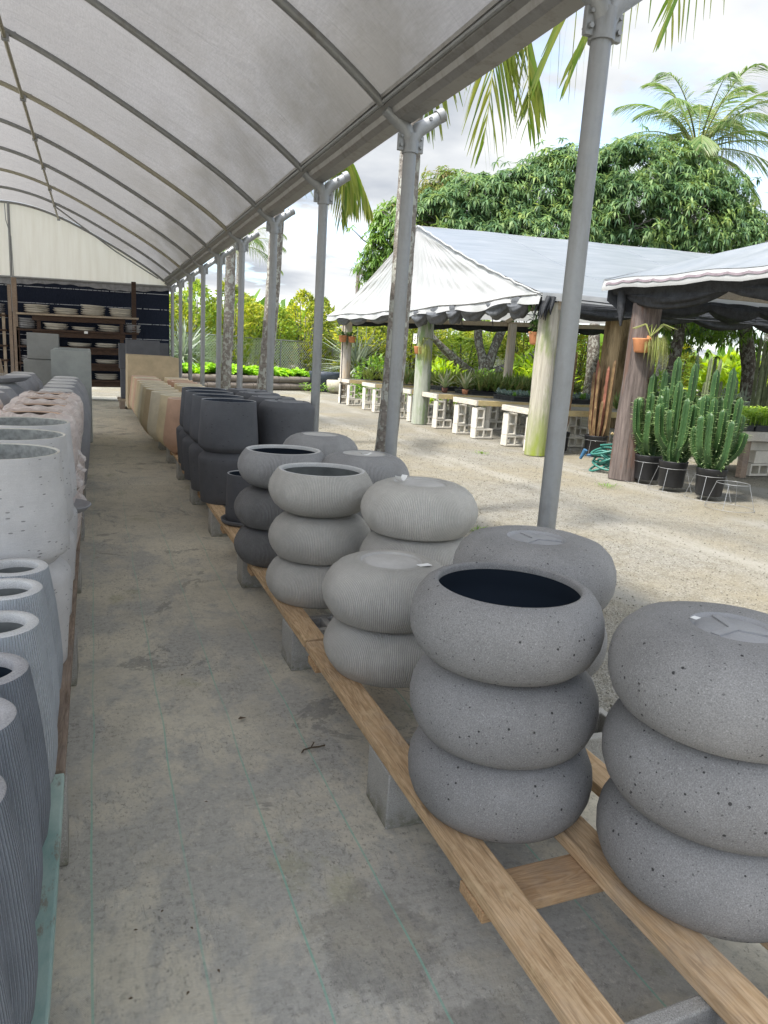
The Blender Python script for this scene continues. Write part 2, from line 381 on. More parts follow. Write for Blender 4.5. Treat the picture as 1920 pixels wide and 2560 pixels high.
f = k.noise(k.world((30, 30, 4)), 4, 4); fr = k.math('FRACT', k.math('MULTIPLY_ADD', z[2], 2.72, k.math('MULTIPLY', z[0], -.068)))
ln = k.math('MULTIPLY', k.math('LESS_THAN', fr, .035), k.math('GREATER_THAN', k.noise(k.world((9, 1, 1)), 3, 2), .42))
k.color(k.mix(ln, k.ramp(f, (.3, (.010, .014, .026)), (.7, (.022, .029, .050))), (.5, .52, .55))); k.bump(k.noise(k.world((8, 1, 1)), 3, 4), .4, .02); mt['navy'] = k.m
# weed fabric floor
k = NM('dusty_ground_cloth', .88, 0, .2); v = k.world(); xyz = k.sep(v)
n1_ = k.noise(v, 1.1, 8, .66); n2_ = k.noise(k.world((1, .55, 1)), 5.5, 8, .72, .5); n3 = k.noise(v, 38, 5, .7)
col = k.ramp(n3, (.35, (.345, .335, .305)), (.65, (.51, .495, .445)))
dust = k.math('MULTIPLY_ADD', n2_, .45, k.math('MULTIPLY', n1_, .62))
dust = k.math('ADD', dust, k.math('MULTIPLY', k.math('ADD', k.math('MULTIPLY', xyz[1], .016), k.math('MULTIPLY', xyz[0], .05)), .7))
col = k.mix(k.ramp(dust, (.535, 0.), (.60, .75), (.72, 1.)), col, k.ramp(n1_, (.3, (.56, .52, .42)), (.7, (.70, .645, .515))))
col = k.mix(k.ramp(n2_, (.52, 0.), (.70, .55)), col, (.27, .265, .245))
pt = k.noise(k.world((.8, .8, 1)), 1.6, 7, .75, 1.4); col = k.mix(k.ramp(pt, (.585, 0.), (.61, .55)), col, (.21, .21, .195))
pt2 = k.noise(k.world((1, .7, 1)), 2.7, 6, .6, .3); col = k.mix(k.ramp(pt2, (.60, 0.), (.66, .4)), col, (.34, .335, .20))
col = k.mix(k.ramp(n3, (.54, 0.), (.70, .5)), col, (.22, .215, .19))
sp4 = k.noise(v, 15, 6, .75, .4); col = k.mix(k.ramp(sp4, (.57, 0.), (.68, .45)), col, (.24, .235, .21))
sp5 = k.noise(k.world((1, .5, 1)), 9, 7, .8); col = k.mix(k.ramp(sp5, (.55, 0.), (.7, .4)), col, (.62, .60, .53))
wet = k.noise(k.world((.9, 2, 1)), 1.8, 5, .6); far = k.ramp(k.math('MULTIPLY', xyz[1], .07), (.42, 0.), (.62, 1.))
hf = k.noise(k.world((1, .7, 1)), 62, 8, .85); hm = k.ramp(k.noise(k.world((1, .8, 1)), 2.2, 6, .7), (.42, .15), (.58, 1.))
col = k.mix(k.math('MULTIPLY', k.ramp(hf, (.545, 0.), (.585, .75)), hm), col, (.17, .165, .15))
col = k.mix(k.math('MULTIPLY', k.ramp(k.noise(k.world((1, .7, 1)), 48, 8, .85), (.57, 0.), (.60, .6)), .8), col, (.66, .63, .55))
scf = k.noise(k.world((9, 1.3, 1)), 5, 6, .8, 1.5); col = k.mix(k.math('MULTIPLY', k.ramp(scf, (.58, 0.), (.62, .5)), hm), col, (.24, .235, .21))
col = k.mix(k.math('MULTIPLY', far, k.ramp(wet, (.60, 0.), (.65, .5))), col, (.13, .125, .115))
stn = k.noise(v, 13, 6, .65)
for cx_, cy_, rx_, ry_ in ((.64, 1.42, .17, .22), (.76, 1.12, .13, .07)):   # old damp stains
    q1 = k.math('MULTIPLY', k.math('SUBTRACT', xyz[0], cx_), 1 / rx_); q2 = k.math('MULTIPLY', k.math('SUBTRACT', xyz[1], cy_), 1 / ry_)
    dd_ = k.math('ADD', k.math('ADD', k.math('MULTIPLY', q1, q1), k.math('MULTIPLY', q2, q2)), k.math('MULTIPLY', stn, 2.6))
    col = k.mix(k.ramp(k.math('MULTIPLY', dd_, .25), (.47, .42), (.56, 0.)), col, (.19, .185, .165))
wv = k.math('MULTIPLY', k.math('SINE', k.math('MULTIPLY', xyz[0], 1500.)), k.math('SINE', k.math('MULTIPLY', xyz[1], 1100.)))
col = k.mix(1., col, k.ramp(k.math('MULTIPLY_ADD', wv, .5, .5), (0., .88), (1., 1.08)), 'MULTIPLY')
wob = k.math('MULTIPLY', k.math('SUBTRACT', k.noise(k.world((0, .8, 0)), 1., 2), .5), .05)
lx = k.math('FRACT', k.math('MULTIPLY', k.math('ADD', k.math('ADD', xyz[0], wob), .035 + 2.625), 4.))
gl = k.math('LESS_THAN', k.math('ABSOLUTE', k.math('SUBTRACT', lx, .5)), .012)   # woven guide lines a quarter metre apart
wear = k.ramp(k.noise(k.world((3, .6, 1)), 1.5, 4), (.40, .5), (.55, 1.))
nearf = k.ramp(k.math('MULTIPLY', xyz[1], .1), (.2, 1.), (.75, .25))
col = k.mix(k.math('MULTIPLY', k.math('MULTIPLY', gl, wear), k.math('MULTIPLY', nearf, .7)), col, (.25, .47, .37))
k.color(col); nb = k.bump(n3, .3, .004); k.bump(k.noise(k.world((1, 2.2, 1)), 4, 5, .6), .5, .02, nb); mt['floor'] = k.m
# gravel
k = NM('pale_gravel', .9, 0, .2); v = k.world(); vo = k.voro(v, 105, 'F1', 'Color'); vd = k.voro(v, 105, 'F1'); big = k.noise(v, .55, 7, .65); md = k.noise(v, 5, 7, .7)
col = k.ramp(k.sep(vo)[0], (0., (.145, .138, .115)), (.5, (.225, .214, .18)), (1., (.31, .298, .265)))
col = k.mix(k.ramp(big, (.42, 0.), (.66, .65)), col, (.25, .215, .14))
col = k.mix(k.ramp(md, (.5, 0.), (.68, .6)), col, (.155, .135, .095))
gx = k.sep(v); tw = k.math('SINE', k.math('MULTIPLY', k.math('ADD', gx[0], k.math('MULTIPLY', k.noise(k.world((0, .35, 0)), 1, 3), 1.6)), 3.6)); tr = k.math('MULTIPLY', k.ramp(tw, (.2, 0.), (.8, 1.)), k.ramp(k.noise(k.world((1, .25, 1)), 1.6, 6, .7), (.42, 0.), (.56, .75)))
col = k.mix(tr, col, (.30, .288, .25))   # worn wheel tracks along the drive
lit = k.noise(v, 26, 7, .8); col = k.mix(k.ramp(lit, (.60, 0.), (.64, .6)), col, (.12, .10, .065))
k.color(col); k.bump(vd, .9, .012); mt['gravel'] = k.m
k = NM('gravel_stone', .85, 0, .25); k.color(k.ramp(k.irand(), (0., (.13, .12, .09)), (.5, (.215, .20, .165)), (1., (.32, .305, .26)))); mt['stone'] = k.m
mt['spk'] = concrete('speckled_grey_concrete', (.235, .231, .226), pits=62, speck=.30, vary=.06)
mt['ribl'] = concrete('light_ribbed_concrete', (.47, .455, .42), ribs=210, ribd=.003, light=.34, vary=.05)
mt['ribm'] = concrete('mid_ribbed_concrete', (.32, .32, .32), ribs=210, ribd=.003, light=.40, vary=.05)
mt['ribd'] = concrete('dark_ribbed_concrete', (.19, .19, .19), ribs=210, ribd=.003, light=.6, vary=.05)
mt['lin'] = concrete('charcoal_concrete', (.105, .109, .12), speck=.08, streak=.9, vary=.06)
mt['big'] = concrete('pale_grey_concrete', (.55, .54, .53), speck=.07, streak=.62, vary=.03)
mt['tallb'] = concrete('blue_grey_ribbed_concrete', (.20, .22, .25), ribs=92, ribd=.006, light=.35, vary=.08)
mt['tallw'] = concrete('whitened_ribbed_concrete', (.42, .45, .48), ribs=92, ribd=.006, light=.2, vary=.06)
mt['lip'] = concrete('pale_cast_lip', (.55, .55, .54), speck=.2, vary=.03)
mt['lipd'] = concrete('grey_cast_lip', (.36, .355, .36), speck=.25, vary=.03)
mt['palec'] = concrete('pale_cream_stone', (.70, .63, .48), speck=.06, vary=.04); mt['tanc'] = concrete('tan_cream_stone', (.57, .45, .29), speck=.06, vary=.04)
mt['cream'] = concrete('cream_stone', (.66, .56, .37), speck=.06, vary=.04)
mt['pink'] = concrete('pink_terracotta_stone', (.58, .38, .27), speck=.06, vary=.06)
mt['tan'] = concrete('tan_stone', (.52, .425, .285), speck=.06, vary=.03)
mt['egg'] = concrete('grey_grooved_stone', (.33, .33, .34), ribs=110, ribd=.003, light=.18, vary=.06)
mt['boxg'] = concrete('grey_green_cement', (.34, .36, .345), speck=.06, vary=.03)
mt['boxd'] = concrete('grey_cement', (.27, .275, .265), speck=.06, vary=.03)
mt['chbox'] = concrete('charcoal_cement', (.115, .12, .135), speck=.05, vary=.05)
mt['sauc'] = concrete('cream_saucer', (.62, .59, .53), vary=.1)
mt['saucg'] = concrete('grey_saucer', (.33, .33, .345), vary=.1)
mt['clay'] = concrete('raw_clay', (.55, .40, .30), vary=.08)
mt['blk'] = concrete('cinder_block', (.38, .37, .345), speck=.35, moss=1, vary=.08)
mt['blkw'] = concrete('pale_cinder_block', (.58, .55, .48), speck=.25, vary=.08)
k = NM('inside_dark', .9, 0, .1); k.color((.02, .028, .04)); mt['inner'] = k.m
mt['innerg'] = plain('inside_grey', (.17, .18, .175), .9)
mt['pine'] = wood('pine_board', (.50, .32, .165), (.71, .515, .32), dirt=.3)
mt['pinex'] = wood('pine_crosspiece', (.44, .26, .125), (.60, .41, .235), (1.2, 14, 14), dirt=.25)
mt['pineg'] = wood('weathered_board', (.34, .27, .19), (.52, .43, .33), dirt=.75)
mt['oldw'] = wood('old_brown_board', (.24, .175, .125), (.36, .28, .22), dirt=.6)
k = NM('peeling_teal_paint', .7, 0, .3); v = k.co(); f = k.noise(k.co((1, .35, 1)), 14, 7, .7)
k.color(k.mix(k.ramp(f, (.52, 0.), (.58, .85)), k.ramp(k.noise(k.co((1, .4, 1)), 9, 6, .7), (.3, (.20, .33, .31)), (.7, (.44, .55, .50))), (.23, .21, .17))); k.bump(f, .3, .004); mt['teal'] = k.m
mt['darkw'] = wood('dark_stained_wood', (.045, .028, .02), (.10, .06, .042), (1.2, 14, 14), dirt=.3)
mt['rafter'] = wood('grey_rafter', (.33, .27, .19), (.48, .41, .31), dirt=.3)
mt['tabw'] = wood('whitewashed_frame', (.52, .47, .39), (.68, .63, .54), dirt=.35)
mt['taby'] = wood('yellow_new_board', (.50, .39, .17), (.62, .50, .26), (1.2, 14, 14), dirt=.15)

# ================================================================== GROUND
g = MB(); g.grid([[(x, y, -.012) for x in (-400, -60, 0, 60, 400)] for y in (-100, 0, 60, 150, 900)], sm=False)
tag(g.build('ground', mt['gravel']), kind='structure')
nx, ny = 40, 480
P = np.zeros((ny, nx, 3)); X = np.linspace(-5.6, 1.98, nx); Y = np.linspace(-3.5, 20.15, ny)
P[..., 0] = X[None]; P[..., 1] = Y[:, None]
P[..., 0] += np.where(np.arange(nx)[None] == nx - 1, .05 * np.sin(Y[:, None] * 2.3) + .03 * np.sin(Y[:, None] * 7), 0)
P[..., 2] = .0015 * np.sin(P[..., 0] * 5 + P[..., 1] * 3)
for yy, s0 in ((7.72, .05), (11.4, -.08)):      # lapped seams of the ground cloth
    d = P[..., 1] - yy - s0 * P[..., 0]; P[..., 2] += np.where(d > 0, .026 * np.clip(1 - d / .5, 0, 1), 0) * (.7 + .3 * np.sin(P[..., 0] * 6))
fl = MB(); fl.grid(P)
tag(fl.build('floor', mt['floor']), kind='structure')
# loose stones on the yard
k = 26000
xs = 1.95 + RG.random(k) ** 1.15 * 8; ys = .6 + RG.random(k) ** 1.3 * 14
keep = (xs < 6.9) | (RG.random(k) < .4); xs, ys = xs[keep], ys[keep]; k = len(xs)
r = RG.uniform(.003, .008, k) * (1 + .12 * ys / 4)
o6 = np.array([(1, 0, 0), (-1, 0, 0), (0, 1, 0), (0, -1, 0), (0, 0, .7), (0, 0, -.7)])
V = o6[None] * r[:, None, None] * RG.uniform(.6, 1.3, (k, 6, 1)); a = RG.uniform(0, 6.28, k)
Vx = V[..., 0] * np.cos(a)[:, None] - V[..., 1] * np.sin(a)[:, None]; Vy = V[..., 0] * np.sin(a)[:, None] + V[..., 1] * np.cos(a)[:, None]
V = np.stack([Vx + xs[:, None], Vy + ys[:, None], V[..., 2] - .008], -1)
fc = np.array([(0, 2, 4), (2, 1, 4), (1, 3, 4), (3, 0, 4), (2, 0, 5), (1, 2, 5), (3, 1, 5), (0, 3, 5)])
sb = MB(); sb.add(V.reshape(-1, 3), (np.arange(k)[:, None, None] * 6 + fc[None]).reshape(-1, 3), 0, False)
tag(sb.build('gravel', mt['stone']), 'loose pale stones scattered over the gravel yard', 'gravel', kind='stuff')

# ================================================================== OPEN SHED
XC = -1.73; XP = 1.85; Y0 = 2.60; DY = 1.855; YE = Y0 + 9 * DY
_u = np.array([0, .83, 1.03, 1.38, 1.73, 2.28, 2.83, 3.1, 3.375]); _z = np.array([4.36, 4.2, 4.13, 4.03, 3.86, 3.62, 3.29, 3.13, 2.95])
_c = np.linalg.lstsq(np.stack([_u ** 0, _u ** 2, _u ** 4, _u ** 6], 1), _z, rcond=None)[0]
def zarch(x):
    u = np.abs(np.asarray(x) - XC); return _c[0] + _c[1] * u ** 2 + _c[2] * u ** 4 + _c[3] * u ** 6
shed = thing('open_shed', 'long open steel shed with an arched pale fabric roof', 'shed', (XP, Y0, 0))
so = np.array((XP, Y0, 0))
yk = [Y0 + DY * i for i in range(-2, 10)]
post_mb = MB()
for i, y in enumerate(yk):
    if i < 2: continue
    m = MB(); m.tube([(XP, y, 0), (XP, y, 1.4), (XP, y, 2.76)], .041, 16); m.tube([(XP, y, 0), (XP, y, .012)], .09, 16)
    m.move(-so); p = m.build('post', mt['galv'], shed)
    b = MB(); b.tube([(XP, y, 2.69), (XP, y, 2.80)], .052, 14)
    b.tube([(XP, y, 2.76), (XP - .05, y, 2.84), (1.675, y, 2.915)], [.05, .045, .036], 12)
    b.tube([(XP, y, 2.76), (XP + .05, y, 2.835), (2.045, y, 2.935)], [.05, .045, .036], 12)
    for sx in (-1, 1):
        b.box((XP + sx * .045, y - .012, 2.70), (XP + sx * .085, y + .012, 2.80), ch=.004)
        b.tube([(XP + sx * .066, y - .026, 2.73), (XP + sx * .066, y + .026, 2.73)], .011, 6)
        b.tube([(XP + sx * .066, y - .026, 2.78), (XP + sx * .066, y + .026, 2.78)], .009, 6)
    b.tube([(2.02, y, 2.925), (2.06, y, 2.948)], .042, 12); b.tube([(1.96, y - .045, 2.90), (1.96, y + .045, 2.90)], .012, 6)
    b.move(-so); b.build('bracket', mt['clamp'], p)
xb = np.concatenate([np.linspace(1.655, XC, 40), np.linspace(XC, 2 * XC - 1.655, 40)[1:]])
for i, y in enumerate(yk):
    m = MB(); m.tube(np.stack([xb, np.full_like(xb, y), zarch(xb)], 1), .027, 10); m.move(-so)
    m.build('bow', mt['purl'] if i in (6, 9) else mt['galv_d'], shed)
# fabric cover, sagging a little between the bows
xs_ = np.linspace(1.66, 2 * XC - 1.66, 90); ys_ = np.concatenate([np.linspace(yk[0], yk[-1], 11 * 10 + 1), [yk[-1] + .12]])
ph = ((ys_ - Y0) / DY) % 1
sag = np.sin(ph * PI) ** 1.0
P = np.zeros((len(ys_), len(xs_), 3)); P[..., 0] = xs_; P[..., 1] = ys_[:, None]
edge = np.clip((1.66 - xs_) / .5, 0, 1) * np.clip((xs_ - (2 * XC - 1.66)) / .5, 0, 1)
P[..., 2] = zarch(xs_)[None] + .033 + .17 * sag[:, None] * edge[None]
P[..., 2] += .006 * np.sin(P[..., 1] * 9 + P[..., 0] * 2) * edge[None] * sag[:, None]
m = MB(); m.grid(P - so); m.build('roof_cover', mt['roof'], shed)
# gutter trough
gp = [(1.628, 2.975), (1.632, 2.958), (1.655, 2.958), (1.66, 2.93), (1.70, 2.915), (1.712, 2.885), (1.75, 2.862), (1.835, 2.852), (1.852, 2.87), (1.868, 2.965), (1.88, 2.965)]
gy = np.linspace(yk[0], YE + .15, 60)
Pg = np.array([[(x, y, z + .003 * math.sin(y * 3.1)) for x, z in gp] for y in gy]); m = MB(); m.grid(Pg - so, sm=False)
Pg2 = Pg.copy(); Pg2[..., 2] += .003; m.grid((Pg2 - so)[:, ::-1], sm=False)
m.build('gutter', mt['gut'], shed)
m = MB(); m.tube([(1.648, y, 2.945) for y in gy], .013, 6); m.move(-so); m.build('fabric_rail', mt['galv'], shed)
# purlin under the bows with little clips
m = MB(); pts = [(-.70, y, float(zarch(-.70)) - .052) for y in np.linspace(yk[1], YE - .1, 40)]; m.tube(pts, .02, 8); m.move(-so)
pu = m.build('purlin', mt['purl'], shed)
m = MB()
for y in yk[2:]:
    z = float(zarch(-.7)); m.box((-.725, y - .02, z - .085), (-.66, y + .02, z + .012)); m.bar((-.66, y, z - .02), (-.60, y, z - .005), .02, .02)
m.move(-so); m.build('clip', mt['galv'], pu)
m = MB(); m.tube([(-.72, YE - DY, zarch(-.72) - .05), (.5, YE - 1, 3.42), (1.5, YE - .12, 2.98)], .016, 8); m.move(-so); m.build('brace', mt['galv'], shed)
# end wall (leans a touch out of level like the real one)
tl = .028
def ez(x, z): return z + tl * x
m = MB(); xw = np.linspace(XC, 1.78, 60); xw = np.concatenate([2 * XC - xw[::-1][:-1], xw])
zt_ = zarch(np.clip(xw, 2 * XC - 1.655, 1.655)); zt_ = np.where(np.abs(xw - XC) > 3.385, zt_ - (np.abs(xw - XC) - 3.385) * .9, zt_)
rows = []
for t in np.linspace(0, 1, 14):
    zb = ez(xw, 2.78); rows.append(np.stack([xw, YE + .05 + .012 * np.sin(xw * 3 + t * 3), zb + (np.maximum(zt_, zb) - zb) * t], 1))
m.grid(np.array(rows) - so); m.build('gable_panel', mt['gable'], shed)
rows = [np.stack([xw, YE + .06 + .015 * np.sin(xw * 4 + z * 2), ez(xw, z) + .02 * np.sin(xw * 1.7)], 1) for z in np.linspace(2.74, .34, 14)]
m = MB(); m.grid(np.array(rows) - so); m.build('wall_cloth', mt['navy'], shed)
rows = [np.stack([xw, YE + .02 - .012 * np.sin(xw * 9) * k2, ez(xw, 2.76) - k2 * (.12 + .035 * np.sin(xw * 2.3) + .012 * np.sin(xw * 17))], 1) for k2 in np.linspace(0, 1, 4)]
m = MB(); m.grid(np.array(rows) - so); m.build('valance', plain('grey_valance_cloth', (.27, .275, .29), .8), shed)
m = MB(); m.tube([(2 * XC - 1.85, YE, ez(2 * XC - 1.85, 2.77)), (1.85, YE, ez(1.85, 2.77))], .025, 10)
m.tube([(XC, YE, 1.95), (XC, YE, zarch(XC))], .028, 10); m.tube([(XC + .05, YE - .03, 2.7), (XC + .03, YE - .03, 3.6), (XC - .06, YE - .04, 3.95), (XC - .07, YE - .03, 4.3)], .009, 6)
m.move(-so); m.build('end_frame', mt['galv'], shed)

# ================================================================== SHELVES ON THE END WALL
YS = 18.45
def shelf_unit(name, label, x0, x1, zs, uprights):
    t = thing(name, label, 'shelf', (x0, YS, 0)); o = np.array((x0, YS, 0))
    for z in zs:
        m = MB(); m.box((x0 - .02, YS - .02, ez(x0, z) - .04), (x1, YS + .5, ez(x0, z))); v = m.V[0]; v[:, 2] += tl * (v[:, 0] - x0)
        m.move(-o); m.build('shelf_board', mt['pineg'] if z > 1.9 else mt['darkw'], t)
        m = MB(); m.box((x0 + .3, YS + .03, ez(x0, z) - .16), (x1 - .3, YS + .07, ez(x0, z) - .045)); v = m.V[0]; v[:, 2] += tl * (v[:, 0] - x0); m.move(-o); m.build('shelf_rail', mt['darkw'], t)
    for x, zt, wd, wm in uprights:
        m = MB(); m.box((x - wd, YS + .05, 0), (x + wd, YS + .13, zt)); m.move(-o); m.build('upright', mt[wm], t)
    return t
shelf_unit('wooden_shelf', 'dark wooden wall shelf stacked with saucers behind the square planters', -1.58, 1.0, (.49, .87, 1.24, 1.61, 1.96),
           [(-1.62, 2.66, .05, 'oldw'), (-1.72, 2.5, .035, 'oldw'), (.90, 2.80, .05, 'darkw'), (.62, 1.93, .04, 'darkw'), (-1.15, 1.93, .04, 'darkw'), (-.3, 1.2, .04, 'darkw'), (-1.58, 1.6, .03, 'darkw')])
shelf_unit('wooden_shelf', 'grey wooden shelf at the left edge with mostly empty boards', -3.4, -1.80, (.55, .92, 1.24, 1.58, 1.90), [(-1.86, 1.88, .03, 'pineg'), (-3.3, 1.88, .03, 'pineg')])
sm_ = MB(); sm_.lathe([(0, .0), (.17, .0), (.20, .012), (.235, .036), (.24, .04), (.225, .042), (.19, .02), (0, .016)], 30)
saucer0 = None
def saucer(x, y, z, label, mat, sc=1., group=None, tl_=(0, 0)):
    global saucer0
    if saucer0 is None:
        saucer0 = sm_.build('saucer', mat); o = saucer0
    else:
        o = saucer0.copy(); COL.objects.link(o)
        if o.data.materials[0] != mat:
            key = 'sauc_' + mat.name
            if key not in bpy.data.meshes:
                me = saucer0.data.copy(); me.name = key; me.materials.clear(); me.materials.append(mat)
            o.data = bpy.data.meshes[key]
    o.location = (x, y, z); o.rotation_euler = (tl_[0] + rnd.uniform(-.02, .02), tl_[1] + rnd.uniform(-.02, .02), rnd.uniform(0, 6)); o.scale = (sc * 1.0, sc, rnd.uniform(.95, 1.25))
    tag(o, label, 'saucer', group or 'saucers stacked on the shelves'); return o
LV = {1.96: 'top', 1.61: 'second', 1.24: 'middle', .87: 'fourth', .49: 'lowest'}
def stack(x, z, n, mat, cname, where, sc=1.0):
    for i in range(n):
        pos = 'only saucer' if n == 1 else ('bottom saucer' if i == 0 else ('top saucer' if i == n - 1 else ORD[i] + ' saucer up'))
        saucer(x + rnd.uniform(-.015, .015), YS + .22, ez(x, z) + i * .043 * 1.08 + .004, f'{cname} {pos} of the {where}', mat, sc)
cs, gs = mt['sauc'], mt['saucg']
for j, x in enumerate((-1.18, -.58, .0, .62)): stack(x, 1.96, (4, 3, 5, 4)[j], cs, 'cream', f'{ORD[j]} stack from the left on the top shelf', 1.13)
stack(-1.40, 1.61, 5, gs, 'grey', 'leftmost stack on the second shelf', .9); stack(-.80, 1.61, 3, cs, 'cream', 'second stack from the left on the second shelf', 1.13)
stack(-.20, 1.61, 2, cs, 'cream', 'low stack over the white tag on the second shelf', 1.13); stack(.36, 1.61, 3, cs, 'cream', 'fourth stack on the second shelf', 1.13); stack(.86, 1.61, 4, gs, 'grey', 'rightmost stack on the second shelf', .8)
stack(-1.36, 1.24, 3, gs, 'grey', 'leftmost stack on the middle shelf', .95); stack(-.30, 1.24, 2, cs, 'cream', 'stack beside the square planters on the middle shelf', 1.1); stack(.28, 1.24, 2, cs, 'cream', 'rightmost stack on the middle shelf', 1.1)
stack(-1.36, .87, 3, gs, 'grey', 'leftmost stack on the fourth shelf', .95); stack(.30, .87, 2, cs, 'cream', 'stack at the right of the fourth shelf', 1.1)
stack(.27, .49, 3, cs, 'cream', 'stack at the right of the lowest shelf', 1.1)
stack(-2.05, 1.90, 5, gs, 'grey', 'stack on the left edge shelf', .95)
m = MB(); m.box((-.2, 18.425, ez(0, 1.545)), (-.12, 18.43, ez(0, 1.60))); tag(m.build('price_tag', plain('white_card', (.8, .8, .78), .6, 0, .02)), 'white price card on the edge of the second shelf', 'tag')

# ================================================================== CINDER BLOCKS
def cells(us, vs, holes, d):        # (u,v) plate with rectangular holes, extruded along w
    m = MB(); nu, nv = len(us) - 1, len(vs) - 1; solid = lambda i, j: 0 <= i < nu and 0 <= j < nv and (i, j) not in holes
    for i in range(nu):
        for j in range(nv):
            if not solid(i, j): continue
            a, b, c, e = us[i], us[i + 1], vs[j], vs[j + 1]
            m.add([(a, 0, c), (b, 0, c), (b, 0, e), (a, 0, e)], [(0, 1, 2, 3)], 0, False); m.add([(a, d, c), (b, d, c), (b, d, e), (a, d, e)], [(3, 2, 1, 0)], 0, False)
            if not solid(i - 1, j): m.add([(a, 0, c), (a, 0, e), (a, d, e), (a, d, c)], [(0, 1, 2, 3)], 0, False)
            if not solid(i + 1, j): m.add([(b, 0, c), (b, d, c), (b, d, e), (b, 0, e)], [(0, 1, 2, 3)], 0, False)
            if not solid(i, j - 1): m.add([(a, 0, c), (a, d, c), (b, d, c), (b, 0, c)], [(0, 1, 2, 3)], 0, False)
            if not solid(i, j + 1): m.add([(a, 0, e), (b, 0, e), (b, d, e), (a, d, e)], [(0, 1, 2, 3)], 0, False)
    return m
U = [0, .032, .182, .212, .362, .394]; W = [0, .035, .157, .192]
mb_ = cells(U, W, {(1, 1), (3, 1)}, .192)           # holes run along y
blk_h = None; blk_meshes = {}
def block(x, y, z, kind, label, group, mat='blk'):
    """kind: 'flat' holes along y; 'end' standing on end, holes along y; 'up' holes upwards"""
    key = (kind, mat)
    if key not in blk_meshes:
        m = cells(U, W, {(1, 1), (3, 1)}, .192)
        if kind == 'end': m.V = [np.stack([v[:, 2], v[:, 1], v[:, 0]], 1) for v in m.V]; m.F = [(f[:, ::-1], a, b) for f, a, b in m.F]
        if kind == 'up': m.V = [np.stack([v[:, 0], .192 - v[:, 2], v[:, 1]], 1) for v in m.V]
        o = m.build('cinder_block', mt[mat])
        bv = o.modifiers.new('bevel', 'BEVEL'); bv.width = .005; bv.segments = 2; bv.limit_method = 'ANGLE'
        wl = o.modifiers.new('weld', 'WELD'); wl.merge_threshold = .0005; o.modifiers.move(1, 0)
        blk_meshes[key] = o
    else:
        o = blk_meshes[key].copy(); COL.objects.link(o)
    o.location = (x, y, z); o.rotation_euler = (0, 0, rnd.uniform(-.035, .035)); return tag(o, label, 'cinder block', group)

# ================================================================== PLANK BENCHES UNDER THE POTS
ZT = .232
RB = [.694, 1.812, 2.997, 4.217, 5.48, 6.665, 7.90, 9.10, 10.3, 11.5, 12.7, 13.9, 15.1, 16.3]
for i, y in enumerate(RB):
    block(.816, y, 0, 'up', f'grey hollow block under the right bench aisle edge, {ORD[i] if i < 13 else "last"} from the front', 'blocks under the right bench')
for i, y in enumerate(RB[:8]):
    block(1.38, y + .01, 0, 'up', f'grey hollow block under the right bench back edge, {ORD[i]} from the front', 'blocks under the right bench')
def bench(label, y0, y1, xs, th=.036, crosses=(), mats=None, wd=.1):
    t = thing('plank_bench', label, 'bench', ((xs[0]), y0, 0), group='plank benches carrying pots'); o = np.array((xs[0], y0, 0))
    for i, x in enumerate(xs):
        a = y0 + rnd.uniform(0, .012); b = y1 - rnd.uniform(0, .012); n = 9; yy = np.linspace(a, b, n)
        m = MB(); m.box((x - wd / 2, a, ZT - th), (x + wd / 2, b, ZT), ch=.005); m.move(-o); m.build('board', mt[mats[i]] if mats else mt['pine'], t)
    for y in crosses:
        m = MB(); m.box((xs[0] - wd / 2 - .002, y, ZT - th - .034), (xs[-1] + wd / 2 + .02, y + .115, ZT - th - .003), ch=.003); m.move(-o); m.build('crosspiece', mt['pinex'], t)
rx = [.868, 1.188, 1.43]
secs = [-.9, 2.80, 5.44, 7.86, 10.28, 12.7, 15.1, 17.4]
for i in range(7):
    bench(f'bare pine plank bench, {ORD[i]} section of the right row from the front', secs[i] + .004, secs[i + 1] - .004, rx, crosses=[q for q in (1.225, 2.62, 3.95, 4.95, 6.2, 7.4, 8.7, 9.8, 11, 12.2, 13.4, 14.6) if secs[i] < q < secs[i + 1] - .15])
lx_ = [-.172, -.42, -.66, -.86]
bench('bench of peeling teal painted boards, left front', -.6, 2.028, lx_, crosses=[.2, 1.3], mats=['teal', 'oldw', 'teal', 'oldw'], wd=.135)
for i, (a, b) in enumerate(((2.034, 4.4), (4.41, 7.0), (7.01, 9.6), (9.61, 12.2))):
    bench(f'weathered brown plank bench of the left row, {ORD[i]} behind the teal one', a, b, lx_, crosses=[a + .5, b - .5], mats=['oldw'] * 4, wd=.135)
for i, y in enumerate((.72, 1.92, 3.08, 4.3, 5.5, 6.7, 7.9, 9.1)):
    block(-.492, y, 0, 'up', f'grey block under the left bench aisle edge, {ORD[i]} from the front', 'blocks under the left bench')

